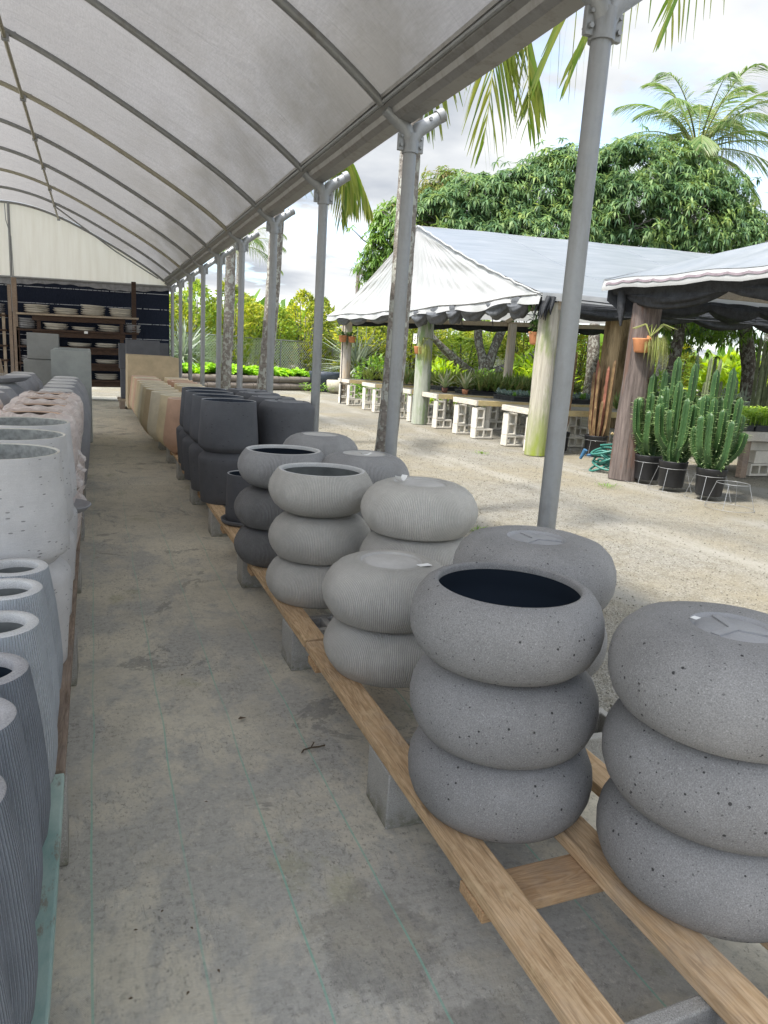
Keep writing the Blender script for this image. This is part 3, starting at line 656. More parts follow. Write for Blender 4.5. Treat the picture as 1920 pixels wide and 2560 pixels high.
# ================================================================== POTS
def inside(prof, wall, zbot, mi_split=True):
    return prof
RC = dict(bowl=[(0, .007), (.098, .007), (.104, .009), (.108, .0135), (.115, .0135), (.119, .003), (.126, .0), (.14, .0005), (.146, .004), (.152, .0045), (.17, .008), (.205, .024), (.232, .048), (.25, .078), (.26, .105), (.262, .128), (.256, .158), (.243, .184), (.227, .206), (.22, .215), (.214, .218)],
          ball=[(0, .008), (.078, .009), (.084, .012), (.088, .012), (.094, .002), (.12, .0), (.168, .003), (.212, .017), (.24, .044), (.256, .08), (.26, .11), (.257, .145), (.245, .178), (.226, .204), (.212, .213), (.2, .2165)])
mt['basel'] = concrete('pale_cast_base', (.47, .46, .44), speck=.1, vary=.03); mt['based'] = concrete('smooth_cast_base', (.30, .30, .305), speck=.1, vary=.03, rough=.55)
def bowl(name, kind, mat, inner, ro, lip=None):
    m = MB(); pr = RC[kind]; q0 = 5 if kind == 'bowl' else 4; m.lathe(pr[q0:], 96, 0); m.lathe(pr[:q0 + 1], 96, 3)
    if kind == 'ball':
        for a in (.4, 2.5, 4.6): m.bar((0, 0, .0075), (.08 * math.cos(a), .08 * math.sin(a), .0075), .02, .006, 3)
    rr = pr[-1][0]; zt = pr[-1][1]
    m.lathe([(rr, zt), (ro + .003, zt), (ro, zt - .004), (ro + .002, zt - .02)], 96, 1)
    m.lathe([(ro + .002, zt - .02), (ro + .03, zt - .07), (ro + .035, zt - .12), (ro - .02, .035), (0, .03)], 64, 2)
    return m.build(name, [mat, lip or mat, inner, mt['basel'] if kind == 'bowl' else mt['based']])
def place(o0, used, name_loc, rot, label, group, scale=None):
    if not used: used.append(1); o = o0
    else: o = o0.copy(); COL.objects.link(o)
    o.location = name_loc; o.rotation_euler = rot
    if scale: o.scale = scale
    return tag(o, label, 'planter', group)
GB = 'low round bowls stacked on the right bench'
spk = bowl('bowl_planter', 'ball', mt['spk'], mt['inner'], .190); u = []
# stack A: front, open bowl on top of two inverted ones
A = (1.036, 1.576); B = (1.375, 1.138); Cc = (1.352, 1.945); hs = .2145
def stackbowl(o0, u, xy, hh, states, desc, offs=None, sc=(1, 1, 1)):
    for i, up in enumerate(states):
        dxy = offs[i] if offs else (rnd.uniform(-.006, .006), rnd.uniform(-.006, .006))
        pos = ['bottom', 'middle', 'top'][i] if len(states) == 3 else ['lower', 'upper'][i]
        z = ZT + i * hh + (0 if up else hh)
        if sc[0] != 1 and hh < .2146: z = ZT + i * hh * sc[2] + (0 if up else hh * sc[2])
        place(o0, u, (xy[0] + dxy[0], xy[1] + dxy[1], z), (0 if up else PI, 0, rnd.uniform(0, 6.28)), f'{desc[i] if isinstance(desc, list) else desc}'.format(pos), GB, sc)
stackbowl(spk, u, A, hs, (0, 0, 1), ['speckled dark grey bowl, bottom of the front stack with an open top', 'speckled dark grey bowl, middle of the front stack with an open top', 'open speckled dark grey bowl with dark inside on the front stack'], [(.014, 0), (.003, 0), (-.013, .0)])
stackbowl(spk, u, B, hs, (0, 0, 0), 'upside-down speckled grey bowl, {} of the stack cut by the right edge', [(.016, 0), (.0, 0), (-.016, 0)], (1.03, 1.03, 1.03))
stackbowl(spk, u, Cc, hs, (0, 0, 0), 'upside-down speckled grey bowl, {} of the stack behind the open speckled one', None, (1.035, 1.035, 1.035))
rl = bowl('bowl_planter', 'bowl', mt['ribl'], mt['innerg'], .197, mt['lip']); ul = []
stackbowl(rl, ul, (1.076, 2.495), .2215, (0, 0), '{} upside-down pale ribbed bowl of the two with a white tag', [(.008, 0), (-.008, 0)], (1.02, 1.02, 1.02))
stackbowl(rl, ul, (1.381, 2.925), .224, (0, 0, 0), 'upside-down pale ribbed bowl, {} of the stack before the second post', None, (1.035, 1.035, 1.03))
stackbowl(rl, ul, (1.043, 3.38), .218, (0, 0, 1), ['pale ribbed bowl, bottom of the stack under the pale open bowl', 'pale ribbed bowl, middle of the stack under the pale open bowl', 'open pale ribbed bowl with a whitish rim, top of its stack'])
rd = bowl('bowl_planter', 'bowl', mt['ribd'], mt['inner'], .197, mt['lipd']); rm = bowl('bowl_planter', 'bowl', mt['ribm'], mt['inner'], .197, mt['lip']); ud = []; um = []
G_ = (.998, 4.05)
place(rd, ud, (G_[0], G_[1], ZT + .22), (PI, 0, 1), 'darkest ribbed bowl, bottom of the stack beside the charcoal pots', GB)
rd2 = rd.copy(); COL.objects.link(rd2); rd2.location = (G_[0] - .004, G_[1], ZT + .44); rd2.rotation_euler = (PI, 0, 3); tag(rd2, 'dark ribbed bowl, middle of the stack beside the charcoal pots', 'planter', GB)
place(rm, um, (G_[0] + .012, G_[1], ZT + .44), (0, 0, 2), 'open grey ribbed bowl with a dark inside beside the charcoal pots', GB)
stackbowl(rm, um, (1.439, 3.845), .223, (0, 0, 0), 'upside-down grey ribbed bowl, {} of the stack with a curled paper on top', None, (1.03, 1.03, 1.025))
stackbowl(rm, um, (1.447, 4.77), .223, (0, 0, 0), 'upside-down grey ribbed bowl, {} of the stack nearest the charcoal pots', None, (1.03, 1.03, 1.025))
card = plain('white_card_label', (.82, .82, .80), .6, 0, .02)
def price(x, y, z, label, w=.05, h=.022, rz=0., curl=0.):
    m = MB(); n = 8; P = np.array([[(-w / 2 + w * j / (n - 1), -h / 2 + h * i, .0012 + curl * (j / (n - 1) - .5) ** 2) for j in range(n)] for i in (0, 1)]); m.grid(P)
    m.grid((P - (0, 0, .0006))[:, ::-1]); o = m.build('price_tag', card, None, (x, y, z)); o.rotation_euler = (0, 0, rz); tag(o, label, 'tag', 'white tags left on the bowls'); return o
price(1.165, 2.395, ZT + .4435, 'white price tag on the near pale ribbed bowl', .055, .03, .15)
price(1.285, 2.95, ZT + .673, 'curled white label on the pale ribbed bowl before the second post', .06, .03, .6, .09)
price(1.41, 3.76, ZT + .671, 'small curled white label on the grey ribbed bowl', .07, .022, .1, .05)
price(1.30, 1.20, ZT + .6635, 'small white sticker on the nearest speckled bowl', .022, .016, .3)

# charcoal straight pots
def taper(name, mat, inner, lip, h=.403, r0=.186, rb=.236, rt=.214, wall=.011, base=None):
    m = MB(); m.lathe([(0, .006), (.14, .006), (.15, .0), (r0 + .002, .0)], 80, 3); m.lathe([(r0 + .002, .0), (r0 + .006, .003), (rb - .008, .036), (rb - .001, .05), (rb, .085), (rb - .004, .15), (rt + .003, h - .06), (rt, h - .003), (rt - .002, h)], 80, 0)
    m.lathe([(rt - .002, h), (rt - wall, h), (rt - wall - .001, h - .004)], 80, 1)
    m.lathe([(rt - wall - .001, h - .004), (rb - wall - .01, .1), (r0, .03), (0, .025)], 64, 2)
    for a in (0, 2.1, 4.2):        # shallow feet slots on the base
        m.box((.155 * math.cos(a) - .02, .155 * math.sin(a) - .012, -.003), (.155 * math.cos(a) + .02, .155 * math.sin(a) + .012, .004), 0)
    return m.build(name, [mat, lip, inner, base or mat])
ck = taper('straight_planter', mt['lin'], plain('charcoal_inside', (.05, .06, .08), .9), plain('charcoal_rim', (.34, .35, .365), .7), base=plain('charcoal_base_sky_sheen', (.19, .195, .205), .75)); uc = []  # paler base disc and rim: sky reflection and highlight put into the colour
GC = 'charcoal straight pots on the right bench'
ys5 = [5.77, 6.27, 6.77, 7.27, 7.72]; xs5 = [.985, .978, .978, 1.0, 1.02]
for i in range(5):
    place(ck, uc, (xs5[i] - .006 * (i > 0), ys5[i], ZT + .403), (PI, 0, i * 1.3), f'upside-down charcoal pot of the lower aisle row, {ORD[i]} from the front', GC)
    if i < 4: place(ck, uc, (xs5[i], ys5[i], ZT + .404), (0, 0, i * 1.1), f'open charcoal pot of the upper aisle row, {ORD[i]} from the front', GC)
for i, (x, y) in enumerate(((1.50, 5.95), (1.49, 6.43), (1.47, 6.95), (1.46, 7.45))):
    for k2 in (1, 2):
        place(ck, uc, (x, y, ZT + .402 * k2), (PI, 0, i * .8 + k2), f'upside-down charcoal pot of the {"upper" if k2 == 2 else "lower"} yard-side row, {ORD[i]} from the front', GC)
# small charcoal pot in its saucer
t = thing('small_planter', 'small charcoal pot standing in a saucer at the front of the charcoal pots', 'planter', (.985, 4.98, ZT))
m = MB(); m.lathe([(0, 0), (.125, 0), (.145, .02), (.148, .06), (.139, .34), (.137, .345)], 56, 0); m.lathe([(.137, .345), (.128, .345), (.127, .34)], 56, 1); m.lathe([(.127, .34), (.13, .05), (0, .04)], 40, 2); m.move((0, 0, .012)); m.build('pot', [mt['lin'], bpy.data.materials['charcoal_rim'], mt['inner']], t)
m = MB(); m.lathe([(0, 0), (.15, 0), (.172, .01), (.18, .034), (.176, .037), (.168, .032), (.155, .012), (0, .010)], 56); m.build('saucer', concrete('charcoal_saucer', (.15, .155, .165)), t)
# tapered cream and pink planters
def tall(name, mat, inner, lipm, prof, ro, seg=64, lipw=.02):
    m = MB(); m.lathe(prof, seg, 0); r, z = prof[-1]
    m.lathe([(r, z), (r - .004, z + .004), (ro + .004, z + .004), (ro, z), (ro, z - .02)], seg, 1); m.lathe([(ro, z - .02), (ro + .01, z - .2), (ro * .8, .06), (0, .05)], 40, 2)
    return m.build(name, [mat, lipm, inner])
mt['inbr'] = plain('inside_brown', (.075, .055, .04), .9)
PT = [(0, 0), (.155, 0), (.172, .01), (.235, .075), (.257, .125), (.26, .165), (.253, .24), (.231, .42), (.211, .585), (.208, .615)]
tc_ = tall('tapered_planter', mt['cream'], mt['inbr'], plain('cream_rim', (.74, .66, .50), .8, 0, .06), PT, .176); tp_ = tall('tapered_planter', mt['pink'], mt['inbr'], plain('pink_rim', (.66, .48, .36), .8, 0, .06), PT, .176); ucr, upk = [], []
r1 = [(.965, 8.42, 1), (.93, 8.95, 0), (.86, 9.47, 0), (.83, 9.99, 0), (.825, 10.51, 0), (.83, 11.03, 0), (.83, 11.55, 0), (.825, 12.07, 0), (.82, 12.59, 1), (.82, 13.11, 1), (.82, 13.63, 1)]
tv = [(tc_, ucr, 'cream'), (tp_, upk, 'pinkish'), (tall('tapered_planter', mt['palec'], mt['inbr'], bpy.data.materials['cream_rim'], PT, .176), [], 'pale cream'), (tall('tapered_planter', mt['tanc'], mt['inbr'], bpy.data.materials['cream_rim'], PT, .176), [], 'tan')]
for i, (x, y, pk) in enumerate(r1):
    o0_, us_, nm_ = tv[(1, 0, 2, 3, 0, 2, 0, 3, 1, 3, 1)[i]]
    place(o0_, us_, (x, y, ZT), (0, 0, i), f'{nm_} tapered planter, {ORD[i]} along the aisle behind the charcoal pots', 'tapered planters on the right bench')
for i, (x, y, pk) in enumerate(((1.37, 10.1, 0), (1.35, 10.6, 1), (1.33, 11.1, 0), (1.35, 11.6, 0), (1.35, 12.15, 1), (1.35, 12.75, 1), (1.355, 13.4, 0))):
    place(tp_ if pk else tc_, upk if pk else ucr, (x, y, ZT), (0, 0, i), f'{"pinkish" if pk else "cream"} tapered planter, {ORD[i]} of the yard-side row before the log wall', 'tapered planters on the right bench')
# square and long planters at the far end
def boxpot(name, label, a, b, mat, wall=.03, taper_=0., dv=0, group=None, lipm=None):
    a = np.array(a, float); b = np.array(b, float); c = (a + b) / 2; hx, hy, h = (b[0] - a[0]) / 2, (b[1] - a[1]) / 2, b[2] - a[2]
    m = MB(); k_ = 1 + taper_
    def ring(x, y, z): return [(-x, -y, z), (x, -y, z), (x, y, z), (-x, y, z)]
    R = [ring(hx * k_ - .01, hy * k_ - .01, 0), ring(hx * k_, hy * k_, .01), ring(hx, hy, h - .006), ring(hx - .005, hy - .005, h), ring(hx - wall, hy - wall, h), ring(hx - wall, hy - wall, h * .55)]
    v = [p for r_ in R for p in r_]; f = [(3, 2, 1, 0)]
    for i in range(5):
        for j in range(4): f.append((i * 4 + j, i * 4 + (j + 1) % 4, i * 4 + 4 + (j + 1) % 4, i * 4 + 4 + j))
    f.append((20, 21, 22, 23)); m.add(v, f, 0, False)
    for q in range(dv): m.box((-hx + 2 * hx * (q + 1) / (dv + 1) - .018, -hy + wall, h * .56), (-hx + 2 * hx * (q + 1) / (dv + 1) + .018, hy - wall, h - .004))
    o = m.build(name, mat, None, (c[0], c[1], a[2])); return tag(o, label, 'planter', group)
GS = 'square cement planters on the left bench'
for i in range(5):
    boxpot('square_planter', f'tall grey-green square planter, {ORD[i]} of the row behind the grooved round pots', (-.46 + .006 * i, 9.2 + .47 * i, ZT), (-.035 - .004 * i, 9.63 + .47 * i, 1.295 + .012 * (i % 2)), mt['boxg'], group=GS)
boxpot('square_planter', 'grey square planter lying under another at the left bench end', (-.82, 10.15, ZT), (-.43, 10.6, 1.145), mt['boxd'], group=GS)
boxpot('square_planter', 'grey square planter perched on top, highest at the left bench end', (-.775, 10.17, 1.15), (-.42, 10.55, 1.475), mt['boxd'], group=GS)
boxpot('long_planter', 'tall tan rectangular planter facing the aisle behind the tapered planters', (.565, 14.0, ZT), (1.455, 14.42, 1.19), mt['tan'], taper_=.03, dv=1)
boxpot('long_planter', 'tan rectangular planter with divided top standing behind the tan one', (.57, 14.52, ZT), (1.40, 15.05, 1.20), mt['tan'], taper_=.03, dv=1)
GH = 'charcoal box planters at the far end of the right bench'
boxpot('box_planter', 'charcoal box planter at the bottom of the far pile by the aisle', (.53, 16.6, .22), (1.0, 17.1, .85), mt['chbox'], group=GH)
boxpot('box_planter', 'charcoal box planter standing on another box at the far aisle corner', (.50, 16.6, .853), (1.0, 17.1, 1.385), mt['chbox'], group=GH)
boxpot('box_planter', 'tall charcoal planter at the far end nearest the last posts', (1.02, 16.7, .23), (1.52, 17.1, 1.44), mt['chbox'], group=GH)
boxpot('box_planter', 'charcoal plinth planter hidden low behind the tan planters', (.64, 15.5, .23), (1.22, 15.95, 1.155), mt['chbox'], group=GH)
boxpot('box_planter', 'smooth charcoal long box on top of the far pile', (.60, 15.45, 1.16), (1.235, 15.9, 1.475), mt['chbox'], group=GH)
t = thing('low_pallet', 'low wooden pallet under the far charcoal boxes', 'pallet', (.5, 16.5, 0))
for q in range(3):
    m = MB(); m.box((.0 + .5 * q, 0, 0), (.1 + .5 * q, .7, .17)); m.build('runner', mt['oldw'], t)
m = MB(); m.box((-.04, 0, .171), (1.1, .7, .215)); m.build('deck', mt['pineg'], t)

# ---- left row, front: tall grooved planters
PB = [(0, 0), (.085, 0), (.1, .012), (.122, .07), (.13, .14), (.131, .18), (.127, .26), (.116, .38), (.1, .49), (.097, .5)]
tb_ = tall('grooved_planter', mt['tallb'], mt['inner'], mt['lipd'], PB, .068, 80); tw_ = tall('grooved_planter', mt['tallw'], mt['innerg'], mt['lip'], PB, .068, 80); ub_, uw_ = [], []
for i, (y, wh) in enumerate(((.92, 0), (1.165, 0), (1.415, 0), (1.665, 0), (1.925, 1), (2.185, 1), (2.45, 1))):
    place(tw_ if wh else tb_, uw_ if wh else ub_, (-.247 + .004 * math.sin(i * 2), y, ZT), (0, 0, i * 1.7), f'{"whitened" if wh else "blue-grey"} tall grooved planter, {ORD[i]} from the front of the left bench', 'tall grooved planters on the left bench', (1, 1, 1 + .015 * (i % 3 - 1)))
for i, (y, wh) in enumerate(((1.05, 0), (1.31, 0), (1.57, 0), (1.83, 1), (2.1, 1), (2.37, 1))):
    place(tw_ if wh else tb_, uw_ if wh else ub_, (-.52, y, ZT), (0, 0, i * 1.3), f'{"whitened" if wh else "blue-grey"} tall grooved planter, {ORD[i]} of the second row from the aisle', 'tall grooved planters on the left bench')
# pale straight pots, two high
pk_ = taper('straight_planter', mt['big'], plain('pale_inside', (.33, .34, .325), .9, 0, .3, 40), plain('pale_rim', (.60, .585, .52), .8)); up_ = []
for i, (x, y) in enumerate(((-.335, 2.86), (-.333, 3.36), (-.331, 3.87))):
    place(pk_, up_, (x, y, ZT + .403), (PI, 0, i), f'upside-down pale grey pot under the {ORD[i]} open one of the left row', 'pale straight pots of the left row')
    place(pk_, up_, (x, y, ZT + .4035), (0, 0, i + 1), f'open pale grey straight pot with a cream rim, {ORD[i]} from the front', 'pale straight pots of the left row')
# plastic wrapped clay pots
k = NM('cloudy_plastic_wrap', .28, 0, .6); v = k.co(); f = k.noise(k.co((1, 1, 2)), 9, 6, .7, 1.0)
k.color((.90, .84, .81)); k.bump(k.noise(k.co((1, 1, 3.)), 11, 4, .6, .8), .3, .012); k.translucent(.35)
k.transp(k.ramp(f, (.42, .10), (.58, .34))); mt['wrap'] = k.m
def wrapped(label, x, y, z, rz):
    t = thing('wrapped_pot', label, 'planter', (x, y, z), rz, 'plastic wrapped clay pots of the left row')
    if not WM:
        m = MB(); m.lathe([(0, 0), (.15, 0), (.17, .015), (.2, .12), (.21, .25), (.204, .33), (.18, .375), (.15, .39), (.135, .392), (.128, .385)], 48); m.lathe([(.128, .385), (.13, .34), (.14, .1), (0, .05)], 40, 1)
        WM['pot'] = m.build('pot', [mt['clay'], mt['inbr']], t)
        def md(R, Z, T):
            R2 = R + .003 * np.sin(T * 5 + Z * 12) * np.sin(T * 3 - Z * 9) + .0012 * np.sin(T * 23 + Z * 8); return R2 * 1.0, Z + .005 * np.sin(T * 9)
        m = MB(); m.lathe([(.17, -.0), (.19, .02), (.216, .12), (.226, .25), (.222, .33), (.2, .38), (.168, .400), (.152, .402)], 90, mod=md)
        for a in ():
            P = np.array([[(.2 + .04 * s_ + .02 * math.sin(q * 2), .09 * (q - .5) + .02 * s_, .37 - .10 * s_ + .03 * math.sin(q * 5 + s_ * 3)) for q in np.linspace(0, 1, 6)] for s_ in np.linspace(0, 1, 5)])
            c_, s2 = math.cos(a), math.sin(a); P = np.stack([P[..., 0] * c_ - P[..., 1] * s2, P[..., 0] * s2 + P[..., 1] * c_, P[..., 2]], -1); m.grid(P)
        WM['wrap'] = m.build('plastic_wrap', mt['wrap'], t)
    else:
        for q in WM.values():
            c_ = q.copy(); COL.objects.link(c_); c_.parent = t
    return t
WM = {}
mt['inbr2'] = mt['inbr']
for i, y in enumerate((4.36, 4.86, 5.36, 5.84)):
    wrapped(f'film wrapped clay pot, {ORD[i]} from the front, lower tier by the aisle', -.31, y, ZT, i * 1.2)
    wrapped(f'film wrapped clay pot, {ORD[i]} from the front, upper tier by the aisle', -.315 + .01 * (i % 2), y, ZT + .408, i * 2.1 + 1)
for i, y in enumerate((3.95, 4.43, 4.91, 5.39)):
    wrapped(f'film wrapped clay pot, {ORD[i]} from the front, lower tier of the outer row', -.80, y, ZT, i)
    wrapped(f'film wrapped clay pot, {ORD[i]} from the front, upper tier of the outer row', -.79, y, ZT + .408, i * 1.7 + 2)
saucer(-.175, 4.14, ZT + .30, 'pale grey saucer wedged among the wrapped pots', gs, .6, 'loose saucers in the left row', (.04, .03))
# shreds of film hanging by the aisle
for q in range(6):
    x0, y0, z0 = -.09 + rnd.uniform(-.02, .008), 4.15 + rnd.random() * .5, rnd.uniform(.5, .95); a = rnd.uniform(-.6, .6)
    P = np.array([[(x0 + .02 * math.sin(u_ * 9 + q) + .015 * v_, y0 + .05 * (v_ - .5) * (1 - u_ * .7) + a * .05 * u_, z0 - u_ * rnd.uniform(.10, .13)) for v_ in np.linspace(0, 1, 4)] for u_ in np.linspace(0, 1, 6)]); m = MB(); m.grid(P)
    tag(m.build('plastic_film', mt['wrap']), 'torn clear film hanging off the wrapped pots beside the aisle', 'film', 'torn film hanging off the wrapped pots')
# grooved round pots upside down
PE = [(0, .0), (.10, 0), (.125, .012), (.185, .09), (.222, .2), (.24, .34), (.24, .45), (.225, .62), (.2, .78), (.195, .80), (.18, .80), (.2, .6), (0, .1)]
eg = MB(); eg.lathe(PE[2:], 64); eg.lathe(PE[:3], 64, 1); eg = eg.build('grooved_round_pot', [mt['egg'], mt['lip']]); ue = []
for i, y in enumerate((6.42, 6.98, 7.47, 7.98, 8.52)): place(eg, ue, (-.285, y, ZT + .80), (PI, 0, i), f'upside-down grey grooved round pot by the aisle, {ORD[i]} from the front', 'grey grooved round pots of the left row')
for i, y in enumerate((6.0, 6.5, 7.05, 7.6, 8.1, 8.6, 9.1)): place(eg, ue, (-.745, y, ZT + .80), (PI, 0, i), f'upside-down grey grooved round pot of the outer row, {ORD[i]} from the front', 'grey grooved round pots of the left row')
saucer(-.735, 7.05, ZT + .805, 'wide grey saucer lying on the outer grooved round pots', gs, .95, 'loose saucers in the left row', (.0, .05))
# tall urn wrapped in cardboard at the left edge
t = thing('wrapped_urn', 'tall urn wrapped in brown cardboard at the left picture edge', 'urn', (-1.19, 9.0, 0))
def md2(R, Z, T): return R + .012 * np.sign(np.sin(T * 11)) + .005 * np.sin(T * 5 + Z * 9), Z
m = MB(); m.lathe([(0, 0), (.2, 0), (.24, .05), (.255, .5), (.255, 1.0), (.235, 1.16), (.17, 1.25), (.08, 1.275), (0, 1.28)], 66, mod=md2); m.build('cardboard', plain('brown_cardboard', (.36, .27, .18), .8, 0, .3), t)
m = MB(); m.lathe([(.268, .75), (.272, .9), (.27, 1.02)], 40); m.build('paper_band', plain('pale_paper', (.52, .45, .36), .8, 0, .2), t)
# litter on the floor
def twig(label, x, y, pts, r=.003):
    m = MB(); m.tube(pts, r, 6); m.tube([pts[1], (pts[1][0] + .02, pts[1][1] + .03, .008)], r * .8, 5); m.tube([pts[0], (pts[0][0] - .012, pts[0][1] - .02, .006)], r * .9, 5)
    o = m.build('twig', plain('dry_twig', (.10, .075, .05), .9) if 'dry_twig' not in bpy.data.materials else bpy.data.materials['dry_twig'], None, (x, y, .004)); return tag(o, label, 'twig', 'litter on the floor')
twig('brown forked twig lying on the floor beside the bench', .72, 2.32, [(-.03, 0, .004), (0, .004, .006), (.03, .002, .006), (.055, .008, .005)])
def dead(label, x, y, s_, rz):
    m = MB(); m.leaves(np.array([(0, 0, .008)]), np.array([(1., 0, 0)]), np.array([(0, 0, 1.)]), .05 * s_, .03 * s_, 0, .12); o = m.build('dead_leaf', plain('dead_leaf_brown', (.12, .085, .055), .8) if 'dead_leaf_brown' not in bpy.data.materials else bpy.data.materials['dead_leaf_brown'], None, (x, y, .004)); o.rotation_euler = (0, 0, rz); tag(o, label, 'leaf', 'litter on the floor')
dead('curled dead leaf in the middle of the aisle near the bench', .50, 2.6, .7, .4)
for q_, (x_, y_) in enumerate(((.06, 1.62), (.13, 1.66), (.20, 1.58), (.05, 1.42), (.17, 1.40), (.24, 1.44), (.30, 2.1), (.55, 3.6), (.42, 4.4))):
    dead('dark crumb of dry leaf on the aisle floor', x_, y_, .22, q_)
dead('small dead leaf in the aisle far from the bench', .33, 3.05, .4, 1.1)

# ================================================================== CANOPY TENTS
k = NM('white_tarp', .38, 0, .5); v = k.world(); f = k.noise(v, 1.3, 6, .65)
k.color(k.ramp(f, (.35, (.45, .46, .45)), (.65, (.54, .54, .535)))); k.bump(k.noise(k.world((1, 3, 1)), 4, 5, .6), .35, .03); k.translucent(.3); mt['tarp'] = k.m
k = NM('grey_sheet_roof', .32, 0, .5); f = k.noise(k.world((.6, 3, 3)), 1.6, 6, .65)
k.color(k.ramp(f, (.35, (.22, .25, .28)), (.62, (.29, .315, .345)), (.8, (.43, .45, .47)))); k.bump(k.noise(k.world((.6, 2, 2)), 3, 5), .2, .03); k.translucent(.3); mt['sheet'] = k.m
k = NM('black_shade_cloth', .7, 0, .3); f = k.noise(k.world(), 9, 5, .7); k.color(k.ramp(f, (.3, (.014, .015, .017)), (.7, (.04, .043, .048)))); k.bump(f, .6, .02); mt['black'] = k.m
k = NM('grey_shade_cloth', .6, 0, .35); f = k.noise(k.world(), 9, 5, .7); k.color(k.ramp(f, (.3, (.05, .054, .06)), (.7, (.12, .127, .137)))); k.bump(f, .6, .02); mt['shade'] = k.m
def polem(name, c1, c2, c3=None, lo=None, st=(.5, .62)):
    k = NM(name, .9, 0, .15); v = k.world((1, 1, .07)); f = k.noise(v, 22, 6, .7)
    col = k.ramp(f, (.3, c1), (.68, c2))
    if c3: col = k.mix(k.ramp(k.noise(k.world((1, 1, .22)), 4.5, 6, .65), (st[0], 0.), (st[1], .9)), col, c3)
    if lo: z = k.sep(k.world()); col = k.mix(k.math('MULTIPLY', k.ramp(k.math('MULTIPLY', z[2], .5), (.0, 1.), (.5, 0.)), k.ramp(k.noise(k.world((1, 1, .3)), 5, 5), (.35, .2), (.6, 1.))), col, lo)
    k.color(col); k.bump(f, .7, .02); return k.m
mt['pole1'] = polem('grey_weathered_pole', (.30, .27, .23), (.56, .52, .46), (.50, .40, .28))
mt['pole2'] = polem('greenish_pole', (.25, .27, .22), (.42, .44, .37), (.17, .25, .10))
mt['pole3'] = polem('mossy_pole', (.25, .235, .19), (.45, .42, .35), (.20, .23, .11), (.22, .27, .04))
mt['pole4'] = polem('dark_red_pole', (.045, .037, .034), (.19, .155, .14), (.125, .078, .06), st=(.54, .61))
mt['pole5'] = polem('brown_streaked_pole', (.17, .12, .06), (.34, .26, .15), (.10, .075, .04))
def polemesh(h, r0, r1, lean=(0, 0), seed=0):
    n = 16; z = np.linspace(0, h, n); g2 = np.random.default_rng(seed)
    m = MB(); m.lathe([(r0 * (1 - t) + r1 * t, t * h) for t in np.linspace(0, 1, n)], 28, mod=lambda R, Z, T: (R * (1 + .03 * np.sin(T * 3 + Z * 2 + seed) + .02 * np.sin(T * 7 + Z * 5) + .012 * np.sin(T * 15)), Z))
    m.add([(0, 0, h)] + [tuple(v) for v in m.V[0][-28:]], [(0, 1 + i, 1 + (i + 1) % 28) for i in range(28)], 0, False)
    for v in m.V: v[:, 0] += lean[0] * v[:, 2]; v[:, 1] += lean[1] * v[:, 2]
    return m
def swag(m, A, B, n, r0, r1, sg, ht=1.0, seed=0, wrap=True):   # gathered cloth hanging in scallops from A to B
    A, B = np.array(A, float), np.array(B, float); g2 = np.random.default_rng(seed)
    cuts = np.concatenate([[0], np.sort((np.arange(1, n) + g2.uniform(-.25, .25, n - 1)) / n), [1]])
    for a, b in zip(cuts[:-1], cuts[1:]):
        t = np.linspace(0, 1, 15); k_ = g2.uniform(.7, 1.25); s_ = np.sin(PI * t) ** .8
        C = A + (B - A) * (a + (b - a) * t)[:, None]; C[:, 2] -= sg * k_ * s_
        d = (B - A) / np.linalg.norm(B - A); sd = np.cross(d, (0, 0, 1)); th = np.linspace(0, 2 * PI, 26, endpoint=False)
        R = r0 + (r1 - r0) * k_ * s_
        ph = g2.uniform(0, 6); rad = R[:, None] * (1 + .16 * np.sin(th * 6 + ph + 3 * t[:, None]) + .1 * np.sin(th * 11 + ph * 2 - 4 * t[:, None]))
        V = C[:, None] + rad[..., None] * (np.cos(th)[None, :, None] * sd * .75 + np.sin(th)[None, :, None] * np.array((0, 0, ht)))
        V = np.concatenate([V, V[:, :1]], 1); m.grid(V)
def leanz(x): return .036 * (x - 6.8)
# ---- tent M: long ridge running away to the right
TM = np.array((6.82, 15.6, 0.)); tent = thing('canopy_tent', 'white canopy tent with a draped pointed gable over plant tables on log poles', 'tent', TM)
PKZ = 4.36
def eaveM(y): return 2.56 - .06 * math.sin(PI * (y - 9.9) / 11.3) - .02 * math.sin(y * 2.2)
m = MB(); rows = []
U_ = np.linspace(0, 1, 130)
for vq in np.linspace(0, 1, 26):
    yy = 21.25 + (9.95 - 21.25) * U_; ye = yy * (1 - vq) + 15.6 * vq
    rake = .10 * math.sin(PI * vq)
    top = PKZ; zz = np.array([eaveM(q) for q in yy]) * (1 - vq) + top * vq - rake * np.abs(U_ - .5) * 2 * 1.0
    fold = .75 * (.026 * np.sin(U_ * 83 + 3 * np.sin(U_ * 11)) * (.5 + .5 * np.sin(U_ * 7 + 1)) + .016 * np.sin(U_ * 171 + 2 + 2 * np.sin(U_ * 5))) * (1 - vq) ** 1.1 * (.45 + .55 * vq)
    fold += .012 * np.sin(vq * 22 + U_ * 14) * np.exp(-((U_ - .82) / .2) ** 2) + .014 * np.sin(vq * 25 - U_ * 9) * np.exp(-((U_ - .05) / .12) ** 2)
    xx = 6.72 - .22 * (1 - vq) ** 3 + .10 * np.sin(PI * U_) * (1 - vq) * 0 + fold + .08 * vq
    rows.append(np.stack([xx, ye, zz], 1))
hem = rows[0].copy(); hem[:, 2] -= .13 + .03 * np.sin(U_ * 40); hem[:, 0] -= .03 + .025 * np.sin(U_ * 66)
m.grid(np.array([hem] + rows) - TM); m.build('gable_cover', mt['tarp'], tent)
m = MB()
